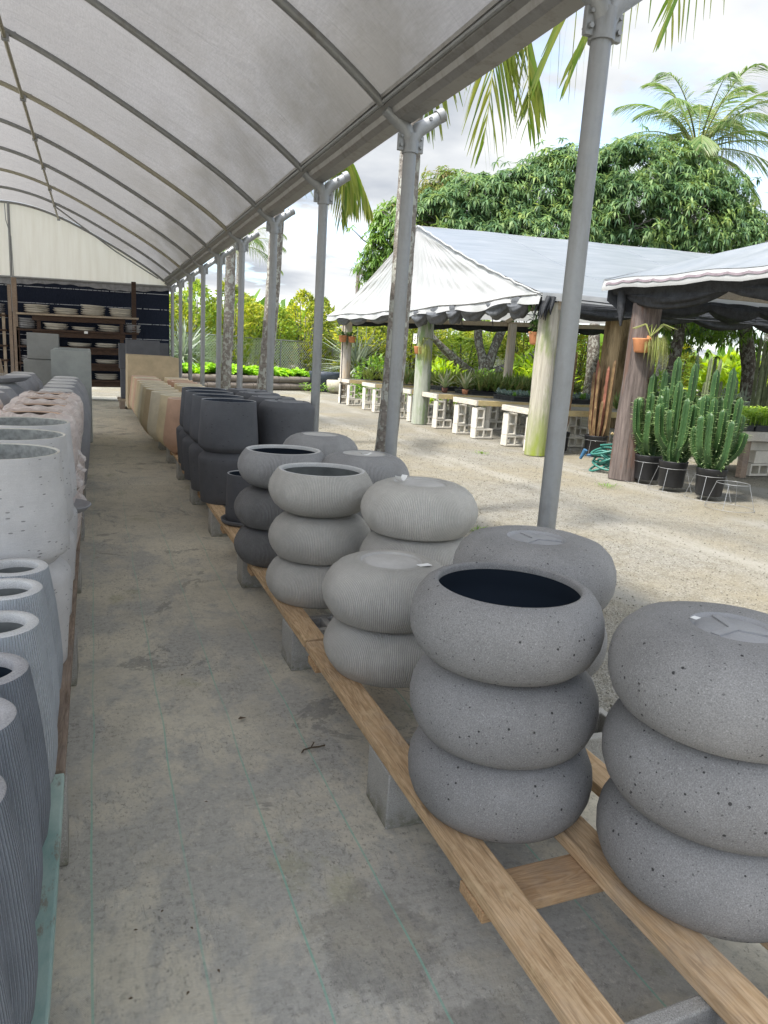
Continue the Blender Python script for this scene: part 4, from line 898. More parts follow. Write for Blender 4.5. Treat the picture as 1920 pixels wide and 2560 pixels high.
rk = np.array([rows[i][-1] for i in range(26)]); rk2 = rk + np.array([(-.02 + .012 * math.sin(i * 2.6), 0, .012 * math.cos(i * 2.6)) for i in range(26)])
m.tube(rk2 - TM, .016, 6); m.tube(rows[0][::2] - TM + (-.015, 0, 0), .013, 6)
m.build('edge_roll', mt['tarp'], tent)
XE = 18.0
xr = np.linspace(6.74, XE, 40); m = MB()
def near_roof(x, v_):       # v 0 ridge .. 1 near eave
    y = 15.6 + (9.95 - 15.6) * v_; z = (PKZ + leanz(x)) * (1 - v_) + (2.58 + .03 * (x - 6.8)) * v_ - .10 * math.sin(PI * v_)
    return (x, y, z + .012 * math.sin(x * 2.4 + v_ * 4))
def far_roof(x, v_):
    y = 15.6 + (21.2 - 15.6) * v_; z = (PKZ + leanz(x)) * (1 - v_) + (2.60 + .045 * (x - 6.8)) * v_ - .05 * math.sin(PI * v_)
    return (x, y, z)
m.grid(np.array([[near_roof(x, v_) for x in np.linspace(6.74 - .24 * v_ ** 3, XE, 40)] for v_ in np.linspace(0, 1, 20)]) - TM); m.build('roof_sheet', mt['sheet'], tent)
m = MB()
for xq in (8.9, 12.2, 15.2): m.tube(np.array([np.array(near_roof(xq + .05 * math.sin(v_ * 7), v_)) + (0, 0, .002) for v_ in np.linspace(0, 1, 20)]) - TM, .007, 5)
m.build('roof_seam', mt['sheet'], tent)
m = MB(); m.grid(np.array([[far_roof(x, v_) for x in xr] for v_ in np.linspace(0, 1, 10)]) - TM); m.build('roof_sheet', mt['tarp'], tent)
m = MB(); m.grid(np.array([[(x, 9.93 - .02 * abs(math.sin(x * 8)), near_roof(x, 1)[2] - d_) for x in np.linspace(6.5, XE, 120)] for d_ in (0, .06, .12 )]) - TM); m.build('roof_hem', mt['tarp'], tent)
for x in (7.15, 8.6, 10.3, 12.6, 14.8, 17.0):
    m = MB(); a, b = np.array(far_roof(x, 0)) - (0, 0, .09), np.array(far_roof(x, 1)) - (0, 0, .07); m.bar(a - TM, b - TM, .05, .14); m.build('rafter', mt['rafter'], tent)
    m = MB(); a, b = np.array(near_roof(x, 0)) - (0, 0, .09), np.array(near_roof(x, 1)) - (0, 0, .07); mid_ = np.array(near_roof(x, .5)) - (0, 0, .08); dz_ = np.array((0, 0, .075)); m.bar(a - TM - dz_, mid_ - TM - dz_, .05, .12); m.bar(mid_ - TM - dz_, b - TM - dz_ * .6, .05, .12); m.build('rafter', mt['rafter'], tent)
for yv in (1.0,):
    m = MB(); m.bar(np.array(far_roof(6.9, 1)) - (0, .1, .12) - TM, np.array(far_roof(XE, 1)) - (0, .1, .12) - TM, .05, .14); m.build('eave_beam', mt['rafter'], tent)
    m = MB(); m.bar(np.array(near_roof(6.9, 1)) - (0, -.12, .11) - TM, np.array(near_roof(XE, 1)) - (0, -.12, .11) - TM, .05, .14); m.build('eave_beam', mt['rafter'], tent)
m = MB(); m.bar(np.array((6.9, 10.0, 2.42)) - TM, np.array((6.9, 21.0, 2.46)) - TM, .05, .13); m.build('eave_beam', mt['rafter'], tent)
m = MB(); swag(m, np.array((6.62, 20.6, 2.46)) - TM, np.array((6.62, 15.2, 2.42)) - TM, 4, .05, .13, .07, 1.0, 3); swag(m, np.array((6.58, 15.0, 2.42)) - TM, np.array((6.60, 10.4, 2.50)) - TM, 6, .06, .19, .11, 1.0, 8)
m.build('shade_roll', mt['shade'], tent)
m = MB(); swag(m, np.array((6.9, 21.25, 2.45)) - TM, np.array((XE, 21.25, 2.88)) - TM, 9, .09, .13, .03, 1.1, 5); m.build('shade_roll', mt['black'], tent)
m = MB(); swag(m, np.array((7.0, 9.98, 2.40)) - TM, np.array((XE, 9.98, 2.66)) - TM, 8, .08, .14, .04, 1.0, 6)
for q in range(26):     # frayed end of the roll over the mossy pole
    a0 = rnd.uniform(-.17, .17); b0 = rnd.uniform(-.12, .12); m.tube(np.array([(6.72 + b0, 10.05 + a0, 2.52), (6.68 + b0 * 1.25, 10.05 + a0 * 1.15, 2.38), (6.66 + b0 * 1.4, 10.05 + a0 * 1.25, rnd.uniform(2.16, 2.30))]) - TM, [.04, .03, .006], 6)
m.build('shade_roll', mt['black'], tent)
def pole(parent, org, x, y, h, r0, r1, mat, lean=(0, 0), seed=0, nm='post'):
    m = polemesh(h, r0, r1, lean, seed); m.move((x, y, 0)); m.move(-np.array(org)); return m.build(nm, mt[mat], parent)
pole(tent, TM, 7.05, 20.98, 2.60, .165, .15, 'pole1', seed=1); p2 = pole(tent, TM, 6.90, 15.02, 2.5, .19, .175, 'pole2', seed=2)
pole(tent, TM, 6.84, 10.16, 2.46, .185, .165, 'pole3', seed=3); pole(tent, TM, 8.16, 10.2, 2.5, .15, .14, 'pole5', seed=4)
pole(tent, TM, 12.75, 21.0, 2.75, .16, .14, 'pole1', seed=5); pole(tent, TM, 19.2 - 1.5, 20.6, 2.95, .16, .14, 'pole1', seed=6); pole(tent, TM, 12.6, 15.3, 4.2, .14, .12, 'pole5', seed=9)
m = MB(); m.box((6.69, 15.02, 1.78), (6.695, 15.21, 2.00), ch=.002)
plq = tag(m.build('number_plate', plain('white_plate', (.78, .78, .76), .5, 0, .04)), 'white number plate with a black 3 on the greenish pole', 'sign')
fc_ = bpy.data.curves.new('digit', 'FONT'); fc_.body = '3'; fc_.size = .17; fc_.align_x = 'CENTER'; fc_.align_y = 'CENTER'; fc_.extrude = .002
dg = bpy.data.objects.new('digit', fc_); COL.objects.link(dg); dg.parent = plq; dg.location = (6.686, 15.115, 1.89); dg.rotation_euler = (PI / 2, 0, -PI / 2)
bpy.context.view_layer.update(); _me = bpy.data.meshes.new_from_object(dg.evaluated_get(bpy.context.evaluated_depsgraph_get())); _d2 = bpy.data.objects.new('digit', _me); COL.objects.link(_d2); _d2.parent = plq; _d2.location = dg.location; _d2.rotation_euler = dg.rotation_euler; bpy.data.objects.remove(dg); _d2.name = 'digit'; _me.materials.clear(); _me.materials.append(mt['black'])
m = MB(); m.tube([(6.87, 20.83, 2.4), (6.86, 20.75, 1.4), (6.82, 20.6, .0)], .014, 6); m.tube([(6.83, 20.62, .0), (6.83, 20.63, .55)], .022, 8); m.move(-TM); m.build('drip_pipe', mt['black'], tent)
m = MB()
for (x, y) in ((6.66, 15.0), (6.60, 13.4), (6.6, 12.2)): m.tube(np.array([(x + .25, y, 2.40), (x + .2, y - .25, 2.33), (x + .1, y - .5, 2.10)]) - TM, .009, 5)
for (y, z) in ((17.2, 2.9), (19.0, 2.85), (13.2, 2.8)): m.tube(np.array([(7 + t * 11, y, z + .28 * t + .05 * math.sin(t * 9)) for t in np.linspace(0, 1, 24)]) - TM, .012, 5)
m.build('drip_pipe', mt['black'], tent)
# ---- tent R: hipped tent nearer the camera on the right
TR = np.array((6.75, 8.0, 0.)); tr_ = thing('canopy_tent', 'grey hipped canopy with wavy purple edging on a dark red pole at the right', 'tent', TR)
E0 = (6.48, 8.42); hh_ = .44
def Rz(x): return .012 * (x - 6.5)
m = MB(); rows = []
for v_ in np.linspace(0, 1, 16):       # front slope, eave at x=6.48, rising to the right
    x = E0[0] + 5.2 * v_; yl = np.linspace(E0[1] - 5.2 * v_, -2 + 5.2 * v_, 50); rows.append(np.stack([np.full(50, x), yl, np.full(50, 2.66 + hh_ * 5.2 * v_ - .16 * math.sin(PI * v_)) + .012 * np.sin(yl * 5 + v_ * 9) - .05 * np.sin(np.linspace(0, PI, 50)) * (1 - v_)], 1))
m.grid(np.array(rows) - TR)
rows2 = []
for v_ in np.linspace(0, 1, 14):
    y = E0[1] - 5.2 * v_; xl = np.linspace(E0[0] + 5.2 * v_, 17.0, 40); rows2.append(np.stack([xl, np.full(40, y), np.full(40, 2.66 + hh_ * 5.2 * v_ - .16 * math.sin(PI * v_)) + .01 * np.sin(xl * 5)], 1))
m.grid(np.array(rows2) - TR); m.build('roof_sheet', mt['sheet'], tr_)
m = MB(); el = rows[0]; P = []
for d_, o_ in ((-.005, .012), (.05, -.012), (.10, -.025), (.135, -.02)): q = el.copy(); q[:, 2] -= d_ + .008 * np.sin(q[:, 1] * 21) * (d_ > .08); q[:, 0] += o_; P.append(q)
m.grid(np.array(P) - TR); P = []
for d_, o_ in ((0, 0), (.06, .02), (.13, .03)): q = rows2[0].copy(); q[:, 2] -= d_; q[:, 1] += o_; P.append(q)
m.grid(np.array(P) - TR); m.build('roof_hem', mt['tarp'], tr_)
m = MB(); yl = np.linspace(E0[1] - .08, -2, 420); zl = np.interp(yl, el[::-1, 1], el[::-1, 2]); w_ = .012 * np.abs(np.sin(yl * 11)) * 1.6
P = np.array([np.stack([np.full_like(yl, 6.452), yl, zl - .035 - w_], 1), np.stack([np.full_like(yl, 6.449), yl, zl - .062 - w_], 1)]); m.grid(P - TR); m.build('wavy_edging', plain('purple_edging', (.22, .18, .20), .7), tr_)
m = MB(); swag(m, np.array((6.66, 8.1, 2.47)) - TR, np.array((6.62, -1.5, 2.47)) - TR, 5, .04, .09, .10, 1.5, 12)
P = np.array([[(6.56 + .05 * s_, y, 2.60 - .17 * s_ + .03 * math.sin(y * 1.7)) for y in np.linspace(8.38, -1.8, 80)] for s_ in np.linspace(0, 1, 5)]); m.grid(P - TR)
m.grid(np.array([[(6.55 + (q + .0) * .28, 8.4 - .4 * s_ * q, 2.60 - s_ * (.06 + .34 * (1 - abs(q - .55)))) for q in np.linspace(0, 1, 14)] for s_ in np.linspace(0, 1, 6)]) - TR)
m.tube(np.array([(6.62, 8.17, 2.5), (6.60, 8.14, 2.3), (6.59, 8.10, 2.05)]) - TR, [.07, .06, .012], 8)
swag(m, np.array((6.8, 8.30, 2.42)) - TR, np.array((17, 8.30, 2.56)) - TR, 8, .05, .10, .06, 1.2, 14); m.build('shade_roll', mt['black'], tr_)
m = MB(); swag(m, np.array((6.95, 6.6, 2.52)) - TR, np.array((17, 7.4, 2.72)) - TR, 6, .04, .09, .05, 1.2, 15); m.build('shade_roll', mt['shade'], tr_)
m = MB(); m.bar(np.array((6.8, 8.05, 2.58)) - TR, np.array((17, 8.05, 2.72)) - TR, .05, .12); m.bar(np.array((6.8, 6.9, 2.62)) - TR, np.array((17, 7.5, 2.8)) - TR, .05, .05); m.build('eave_beam', mt['rafter'], tr_)
pole(tr_, TR, 6.80, 7.9, 2.62, .20, .185, 'pole4', lean=(.012, 0), seed=7); pole(tr_, TR, 14.5, 8.0, 2.7, .16, .15, 'pole5', seed=8)
m = MB()
for i in range(3): m.tube(np.array([(6.9 + t * 9, 8.6 + i * .5, 2.20 + .12 * i + .05 * math.sin(t * 7 + i) + .16 * t) for t in np.linspace(0, 1, 26)]) - TR, .010, 5)
m.tube(np.array([(8.8, 7.2, 2.35), (8.85, 7.2, 2.2), (8.75, 7.2, 2.1), (8.78, 7.2, 2.02)]) - TR, .009, 5)
m.build('drip_pipe', mt['black'], tr_)

# ================================================================== PLANT TABLES WITH BLOCK LEGS
TY = [(10.45, 'nearest the mossy pole'), (12.31, 'second from the mossy pole'), (14.08, 'just before the greenish pole'), (15.50, 'just behind the greenish pole'), (17.85, 'second behind the greenish pole'), (19.98, 'beside the far corner pole')]
k = NM('wire_mesh', .5, .6, .4); k.color((.35, .34, .30)); mt['wire'] = k.m
for i, (y, wh) in enumerate(TY):
    x0, x1, y1, z = 6.84 + (.05 if i == 0 else 0), 10.9, y + 1.0, .735
    t = thing('plant_table', f'whitewashed mesh-top plant table {wh}', 'table', (x0, y, 0), group='plant tables under the white tent'); o = np.array((x0, y, 0))
    for nm_, a, b, mm in (('front_board', (x0, y, z - .10), (x0 + .04, y1, z), 'tabw'), ('side_board', (x0 + .041, y, z - .10), (x1, y + .04, z), 'taby'), ('side_board', (x0 + .041, y1 - .04, z - .10), (x1, y1, z), 'tabw')):
        m = MB(); m.box(a, b, ch=.004); m.move(-o); m.build(nm_, mt[mm], t)
    m = MB()
    for q in np.arange(x0 + .6, x1, .6): m.box((q, y + .041, z - .08), (q + .04, y1 - .041, z - .012))
    m.move(-o); m.build('cross_slat', mt['tabw'], t)
    m = MB()
    for q in np.arange(x0 + .05, x1 if i > 1 else x0 + 2.6, .05): m.box((q, y + .01, z - .003), (q + .008, y1 - .01, z + .004))
    for q in np.arange(y + .05, y1, .05): m.box((x0 + .02, q, z + .0045), (x1, q + .006, z + .009))
    m.move(-o); m.build('mesh_top', mt['wire'], t)
    for e, (yb, ed) in enumerate(((y + .01, 'near'), (y1 - .205, 'far'))):
        for j, xx in enumerate((x0 + .03, x0 + 1.35, x0 + 2.9)):
            pos = ('yard', 'middle', 'inner')[j]
            if j == 2 and i > 3: continue
            block(xx, yb, 0, 'flat', f'flat {pos} block at the {ed} end of the table {wh}', 'blocks carrying the plant tables', 'blkw')
            block(xx, yb, .198, 'end', f'upended {pos} block at the {ed} end of the table {wh}', 'blocks carrying the plant tables', 'blkw')

# ================================================================== TABLE PLANTS
mt['aloe'] = leafm('aloe_leaf', [(.07, .14, .03), (.12, .21, .05), (.20, .26, .08), (.30, .30, .12)], .15, .45)
mt['aloey'] = leafm('yellow_green_aloe_leaf', [(.15, .24, .04), (.24, .33, .06), (.32, .36, .10)], .2, .45)
mt['blues'] = leafm('blue_succulent_leaf', [(.16, .24, .21), (.25, .33, .30), (.34, .40, .36)], .08, .6)
mt['brights'] = leafm('bright_succulent_leaf', [(.13, .28, .05), (.22, .40, .08)], .15, .5)
mt['agav'] = leafm('pale_agave_leaf', [(.20, .28, .13), (.33, .38, .22), (.45, .43, .28)], .1, .5)
def rosette(m, n, ln, wd, up=.9, bend=.12, spread=1., c=(0, 0, 0), mi=0):
    a = np.arange(n) * 2.4 + rnd.random(); e = np.linspace(.15, 1., n)
    D = np.stack([np.cos(a) * e * spread, np.sin(a) * e * spread, np.full(n, up) * (1.25 - .6 * e)], 1); U2 = np.stack([-np.cos(a), -np.sin(a), np.full(n, 1.)], 1)
    m.leaves(np.tile(np.array(c), (n, 1)) + D * .01, D, U2, ln * RG.uniform(.8, 1.1, n), wd, mi, bend, .35)
def variants(name, cat, mat, fn, k_):
    out_ = []
    for _ in range(k_):
        m = MB(); fn(m); out_.append(m)
    return out_
al = []
def put(bank, key, name, mat, fn, x, y, z, label, cat, group, sc=1.):
    if key not in bank:
        m = MB(); fn(m); o = m.build(name, mat); bank[key] = o
    else: o = bank[key].copy(); COL.objects.link(o)
    o.location = (x, y, z); o.rotation_euler = (rnd.uniform(-.1, .1), rnd.uniform(-.1, .1), rnd.uniform(0, 6.28)); o.scale = (sc, sc, sc * rnd.uniform(.85, 1.15)); return tag(o, label, cat, group)
BK = {}
trayM = plain('black_plastic_tray', (.025, .027, .03), .5, 0, .2); tray0 = None
def tray(x, y, z, lx2, ly2, label, group):
    global tray0
    if tray0 is None:
        m = MB(); m.box((0, 0, 0), (1, 1, .07)); m.box((-.02, -.02, .068), (1.02, 1.02, .085))
        for q in range(6): m.box((-.012, .04 + q * .16, .005), (-.0, .13 + q * .16, .06))
        tray0 = m.build('plant_tray', trayM); o = tray0
    else: o = tray0.copy(); COL.objects.link(o)
    o.location = (x, y, z); o.scale = (lx2, ly2, 1); return tag(o, label, 'tray', group)
def aloes(x0, x1, y0, y1, st, z, ln, key, mat, label):
    for x in np.arange(x0, x1, st):
        for y in np.arange(y0, y1, st):
            v_ = rnd.randrange(3)
            put(BK, (key, v_), 'aloe_plant', mt[mat], lambda m: (rosette(m, 13, ln, ln * .14, 1.0, .1), rosette(m, 7, ln * .8, ln * .12, 1.3, .05)), x + rnd.uniform(-.04, .04), y + rnd.uniform(-.04, .04), z, label, 'aloe', 'aloes massed on the plant tables', rnd.uniform(1.15, 1.6))
for i, x in enumerate((7.75, 8.55, 9.35, 10.15)):
    tray(x, 14.14, .745, .76, .88, f'black tray of aloes, {ORD[i]} along the table before the greenish pole', 'black trays on the plant tables')
    tray(x, 15.58, .745, .76, .84, f'black tray of aloes, {ORD[i]} along the table behind the greenish pole', 'black trays on the plant tables')
aloes(7.95, 10.6, 14.2, 15.02, .175, .83, .27, 'a', 'aloe', 'small green aloe among the massed aloes before the greenish pole')
aloes(7.9, 10.9, 15.62, 16.4, .24, .83, .27, 'b', 'aloey', 'small yellow-green aloe among the massed aloes behind the greenish pole')
aloes(7.5, 10.9, 17.95, 18.8, .28, .75, .30, 'c', 'aloe', 'small green aloe on the second table behind the greenish pole')
aloes(7.6, 9.6, 20.1, 20.9, .3, .75, .30, 'd', 'aloey', 'small yellowish aloe on the far corner table')
for i, (x, y) in enumerate(((7.30, 14.65), (7.62, 14.28))):
    t = thing('potted_agave', ('pale spreading agave in a small pot at the table front edge', 'pale agave in a terracotta pot second from the table edge')[i], 'agave', (x, y, .745))
    m = MB(); m.lathe([(0, 0), (.055, 0), (.075, .11), (.068, .11), (0, .09)], 16); m.build('pot', plain('brown_pot' + str(i), (.12, .06, .045) if i == 0 else (.45, .2, .11), .7), t)
    m = MB(); rosette(m, 17, .44, .075, .75, .10, 1.1, (0, 0, .1)); m.build('leaves', mt['agav'], t)
for i, x in enumerate((7.72, 8.32, 8.92, 9.52)):
    tray(x, 12.40 + .05 * (i % 2), .745, .56, .80, f'black tray of succulents, {ORD[i]} along the second table', 'black trays on the plant tables')
    for a in range(4):
        for b in range(5):
            br = (a + b * 2 + i) % 5 == 0
            put(BK, ('s', br), 'succulent', mt['brights' if br else 'blues'], lambda m: (rosette(m, 22, .075, .04, .8, -.05, 1.), rosette(m, 12, .06, .035, 1.4, -.05, .8, (0, 0, .03))), x + .07 + a * .14, 12.5 + b * .155, .83, 'small bright green succulent in the second table trays' if br else 'small blue-grey succulent in the second table trays', 'succulent', 'succulents in trays on the second table', rnd.uniform(.9, 1.3))
aloes(9.0, 11, 10.6, 11.3, .3, .75, .22, 'a2', 'aloe', 'small green aloe on the table nearest the mossy pole')
# terracotta wall pots
def wallpot(label, x, y, z, sc, kind, back=None):
    t = thing('hanging_pot', label, 'hanging pot', (x, y, z), 0, 'terracotta pots hung on the tent poles')
    m = MB(); m.lathe([(0, 0), (.085, 0), (.10, .02), (.128, .17), (.138, .19), (.138, .2), (.126, .2), (.115, .16), (0, .14)], 28)
    if back: m.tube([(.10, 0, .2), (.115, 0, .2)], .075, 20)
    for v in m.V: v *= sc
    m.build('pot', mt['terra'], t); m = MB()
    if kind == 'moss':
        n = 150; a = RG.uniform(-2.0, .9, n); r_ = RG.uniform(.09, .16, n); P = np.stack([np.cos(a) * r_, np.sin(a) * r_, RG.uniform(.14, .24, n)], 1); P[n // 3:, 1] -= .16 + .1 * RG.random(n - n // 3)
        D = np.stack([np.cos(a) * .2, np.sin(a) * .2, np.full(n, -1.)], 1); m.leaves(P, D, np.stack([np.cos(a), np.sin(a), np.full(n, .2)], 1), RG.uniform(.12, .42, n), .010, 0, .02)
        for q in range(10): a_ = rnd.uniform(0, 6.28); m.tube([(0, -.15, .2), (.12 * math.cos(a_), -.2 + .12 * math.sin(a_), .36), (.24 * math.cos(a_), -.2 + .3 * math.sin(a_), .30)], .006, 4)
        m.build('trailing_plant', mt['moss'], t)
    else:
        n = 70; a = RG.uniform(0, 6.28, n); P = np.stack([np.cos(a) * RG.uniform(0, .13, n), np.sin(a) * RG.uniform(0, .13, n), RG.uniform(.18, .42, n) if kind == 'tall' else RG.uniform(.18, .3, n)], 1)
        m.leaves(P, np.stack([np.cos(a), np.sin(a), RG.uniform(-.4, .8, n)], 1), np.tile((0, 0, 1.), (n, 1)), RG.uniform(.08, .16, n), .05, 0, .1)
        if kind == 'tall':
            for q in range(4): a_ = q * 1.6; pts = [(0, 0, .15), (.05 * math.cos(a_), .05 * math.sin(a_), .4), (.2 * math.cos(a_), .15 * math.sin(a_), .62)]; m.tube(pts, .007, 4); m.leaves(np.repeat(np.array(pts), 4, 0), RG.normal(size=(12, 3)), np.tile((0, 0, 1.), (12, 1)), .14, .06)
        else:
            b_ = RG.uniform(0, 6.28, 30); m.leaves(np.stack([np.cos(b_) * .14, np.sin(b_) * .14, RG.uniform(-.12, .18, 30)], 1), np.stack([np.cos(b_) * .3, np.sin(b_) * .3, np.full(30, -1.)], 1), np.tile((1., 0, .2), (30, 1)), .09, .035)
        m.build('leaves', mt['potleaf'], t)
    return t
mt['terra'] = plain('terracotta', (.56, .24, .11), .8, 0, .18, 9); mt['moss'] = leafm('moss_strand', [(.20, .25, .06), (.32, .35, .12), (.42, .42, .2)], .3, .8); mt['potleaf'] = leafm('potted_leaf', [(.05, .12, .03), (.1, .2, .05), (.16, .26, .08)], .25)
wallpot('terracotta pot with drooping leaves facing the aisle on the far corner pole', 6.86, 20.78, 1.80, .95, 'droop'); wallpot('terracotta pot on the far side of the far corner pole', 7.12, 20.70, 1.80, .9, 'droop')
wallpot('terracotta pot with a tall leggy plant hung beside the mossy pole', 6.80, 10.42, 1.80, 1., 'tall'); wallpot('terracotta pot with trailing moss on the dark red pole', 6.66, 7.72, 1.71, .9, 'moss', True)
t = wallpot('moss covered pot with hanging strands on the greenish pole', 6.72, 14.95, 1.56, .8, 'moss')

# ================================================================== EUPHORBIA AND CACTUS POTS
k = NM('euphorbia_skin', .42, 0, .4); z = k.noise(k.co(), 3, 4); k.color(k.ramp(z, (.3, (.020, .058, .018)), (.7, (.044, .098, .029)))); mt['euph'] = k.m
mt['euphl'] = leafm('euphorbia_leaf', [(.15, .27, .08), (.27, .38, .16), (.4, .48, .28)], .3)
k = NM('euphorbia_ridge', .5, 0, .3); k.color((.12, .20, .065)); mt['ridge'] = k.m
mt['redc'] = plain('reddish_cactus_skin', (.17, .115, .055), .6, 0, .5, 7); mt['redt'] = plain('red_cactus_tip', (.24, .10, .065), .6, 0, .4, 7)
potM = plain('black_nursery_pot', (.022, .023, .026), .45, 0, .2, 6, .4); soil = plain('dark_soil', (.06, .045, .035), .95, 0, .4, 40)
def stem(m, ml, pts, r, ribs=4, leaf=True, mi=0, mr=1):
    P = np.array(pts, float); t = np.linspace(0, 1, len(P)); tt = np.linspace(0, 1, 34)
    Q = np.stack([np.interp(tt, t, P[:, i]) for i in range(3)], 1)
    for _ in range(3): Q[1:-1] = (Q[:-2] + Q[1:-1] * 2 + Q[2:]) / 4
    T = np.gradient(Q, axis=0); T /= np.linalg.norm(T, axis=1)[:, None]; ref = np.array((.93, .37, 0.)); A = np.cross(T, ref); A /= np.linalg.norm(A, axis=1)[:, None]; B = np.cross(T, A)
    rr = r * np.minimum(1, .55 + tt * 2.2) * np.sqrt(np.clip((1.0 - tt) / .045, 0.02, 1)); off = rnd.uniform(0, 1.5)
    th = np.arange(ribs * 4) * 2 * PI / (ribs * 4) + off; star = np.array([1., .72, .55, .72] * ribs)
    rad = rr[:, None] * star * (1 + .10 * np.where(star == 1, 1, 0) * np.sin(np.arange(34) * 2.6)[:, None])
    V = Q[:, None] + rad[..., None] * (np.cos(th)[None, :, None] * A[:, None] + np.sin(th)[None, :, None] * B[:, None]); n = ribs * 4
    i = np.arange(33)[:, None]; j = np.arange(n)[None]; F = np.stack([i * n + j, i * n + (j + 1) % n, (i + 1) * n + (j + 1) % n, (i + 1) * n + j], -1).reshape(-1, 4)
    m.add(V.reshape(-1, 3), F, mi, False); m.add(V[-1], [tuple(range(n))], mi, False)
    for q in range(ribs):
        e = V[:, q * 4]; m.tube(e, r * .05, 4, mr, False)
        if leaf:
            k_ = 26; tq = np.linspace(.1, .995, k_); PP = np.stack([np.interp(tq, tt, e[:, c]) for c in range(3)], 1); CC = np.stack([np.interp(tq, tt, Q[:, c]) for c in range(3)], 1); D = PP - CC; D[:, 2] += np.linalg.norm(D, axis=1) * .3
            sel = RG.random(k_) < np.clip(.35 + tq, 0, 1); ml.leaves(PP[sel], D[sel], np.tile((0, 0, 1.), (sel.sum(), 1)) + .2 * RG.normal(size=(sel.sum(), 3)), RG.uniform(.03, .055, sel.sum()), .013, 0, .05)
def npot(t, r=.165, h=.33):
    m = MB(); m.lathe([(0, 0), (r * .84, 0), (r * .87, .01), (r * .97, h * .80), (r * 1.0, h * .81), (r * 1.03, h * .97), (r * 1.05, h), (r * .99, h), (r * .96, h * .86)], 60, mod=lambda R, Z, T: (R * (1 + .012 * (np.sin(T * 24) > .55) * (Z < h * .79)), Z)); m.build('pot', potM, t)
    m = MB(); m.lathe([(r * .97, h * .88), (0, h * .9)], 24); m.build('soil', soil, t)
def wire_stand(label, x, y, r, h, r2):
    m = MB(); a = np.linspace(0, 2 * PI, 40, endpoint=False); m.tube(np.stack([np.cos(a) * r, np.sin(a) * r, np.full(40, h)], 1), .003, 5, closed=True); m.tube(np.stack([np.cos(a) * r2, np.sin(a) * r2, np.full(40, .006)], 1), .0025, 5, closed=True)
    for q in range(4): b = q * PI / 2 + .5; m.tube([(r * math.cos(b), r * math.sin(b), h), (r2 * math.cos(b), r2 * math.sin(b), .004)], .0032, 5)
    return tag(m.build('wire_stand', mt['galv'], None, (x, y, 0)), label, 'wire stand', 'wire stands round the cactus pots')
EU = [((6.93, 7.60), 1.17, 'left, closest to the dark red pole', 3), ((6.86, 7.07), 1.28, 'in the middle of the three', 5), ((6.92, 6.50), 1.22, 'on the right of the three', 9)]
for (x, y), H_, d_, sd in EU:
    rnd.seed(sd); t = thing('potted_euphorbia', f'tall green candelabra euphorbia in a black pot, {d_}', 'cactus', (x, y, .05), 0, 'potted green euphorbias in a row'); npot(t, .172, .33)
    m = MB(); ml = MB()
    for q in range(20):
        a = q * 2.4 + rnd.uniform(-.3, .3); e = (q / 20) ** .6; rd_ = .04 + .24 * e; top = .30 + (H_ - .1) * (1 - .62 * e * rnd.uniform(.45, 1.1)) ; b0 = .27 + (.3 * rnd.random() if q > 6 else 0)
        if q < 3: top = .33 + H_ * rnd.uniform(.88, 1.02); rd_ = .05 + .09 * rnd.random()
        ca, sa = math.cos(a), math.sin(a); zb = min(b0 + .20, top - .12)
        pts = [(.03 * ca, .03 * sa, b0), (rd_ * .55 * ca, rd_ * .55 * sa, b0 + .06), (rd_ * .95 * ca, rd_ * .95 * sa, zb), (rd_ * 1.06 * ca, rd_ * 1.06 * sa, (zb + top) / 2), (rd_ * 1.12 * ca, rd_ * 1.12 * sa, top)]
        stem(m, ml, pts, rnd.uniform(.042, .054), 4)
    m.build('stems', [mt['euph'], mt['ridge']], t); ml.build('leaves', mt['euphl'], t)
    wire_stand(f'wire stand round the euphorbia pot {d_}', x, y, .178, .29, .27)
wire_stand('empty wire stand on the gravel at the right edge', 6.72, 5.98, .175, .29, .265)
for i, ((x, y), n) in enumerate((((7.86, 10.62), 9), ((8.12, 10.2 - .05), 12), ((8.52, 9.9), 10), )):
    pass
for i, ((x, y), n, lb) in enumerate((((7.55, 10.55), 9, 'behind the mossy pole'), ((7.98, 10.62 - .55), 13, 'before the brown pole'), ((8.42, 9.72), 11, 'right of the brown pole'))):
    rnd.seed(40 + i); t = thing('potted_cactus', f'reddish brown column cactus in a black pot {lb}', 'cactus', (x, y, .03), 0, 'potted reddish cacti behind the mossy pole'); npot(t, .19, .33); m = MB(); ml = MB()
    for q in range(n):
        a = q * 2.4; rd_ = .03 + .13 * (q / n) ** .5; top = rnd.uniform(.8, 1.75); ca, sa = math.cos(a), math.sin(a); stem(m, ml, [(rd_ * .6 * ca, rd_ * .6 * sa, .26), (rd_ * ca, rd_ * sa, .5), (rd_ * 1.2 * ca, rd_ * 1.2 * sa, top)], rnd.uniform(.026, .036), 4, False, 0 if rnd.random() < .7 else 2, 1)
    m.build('stems', [mt['redc'], mt['redt'], mt['redt']], t); wire_stand(f'wire stand round the reddish cactus pot {lb}', x, y, .197, .28, .26)
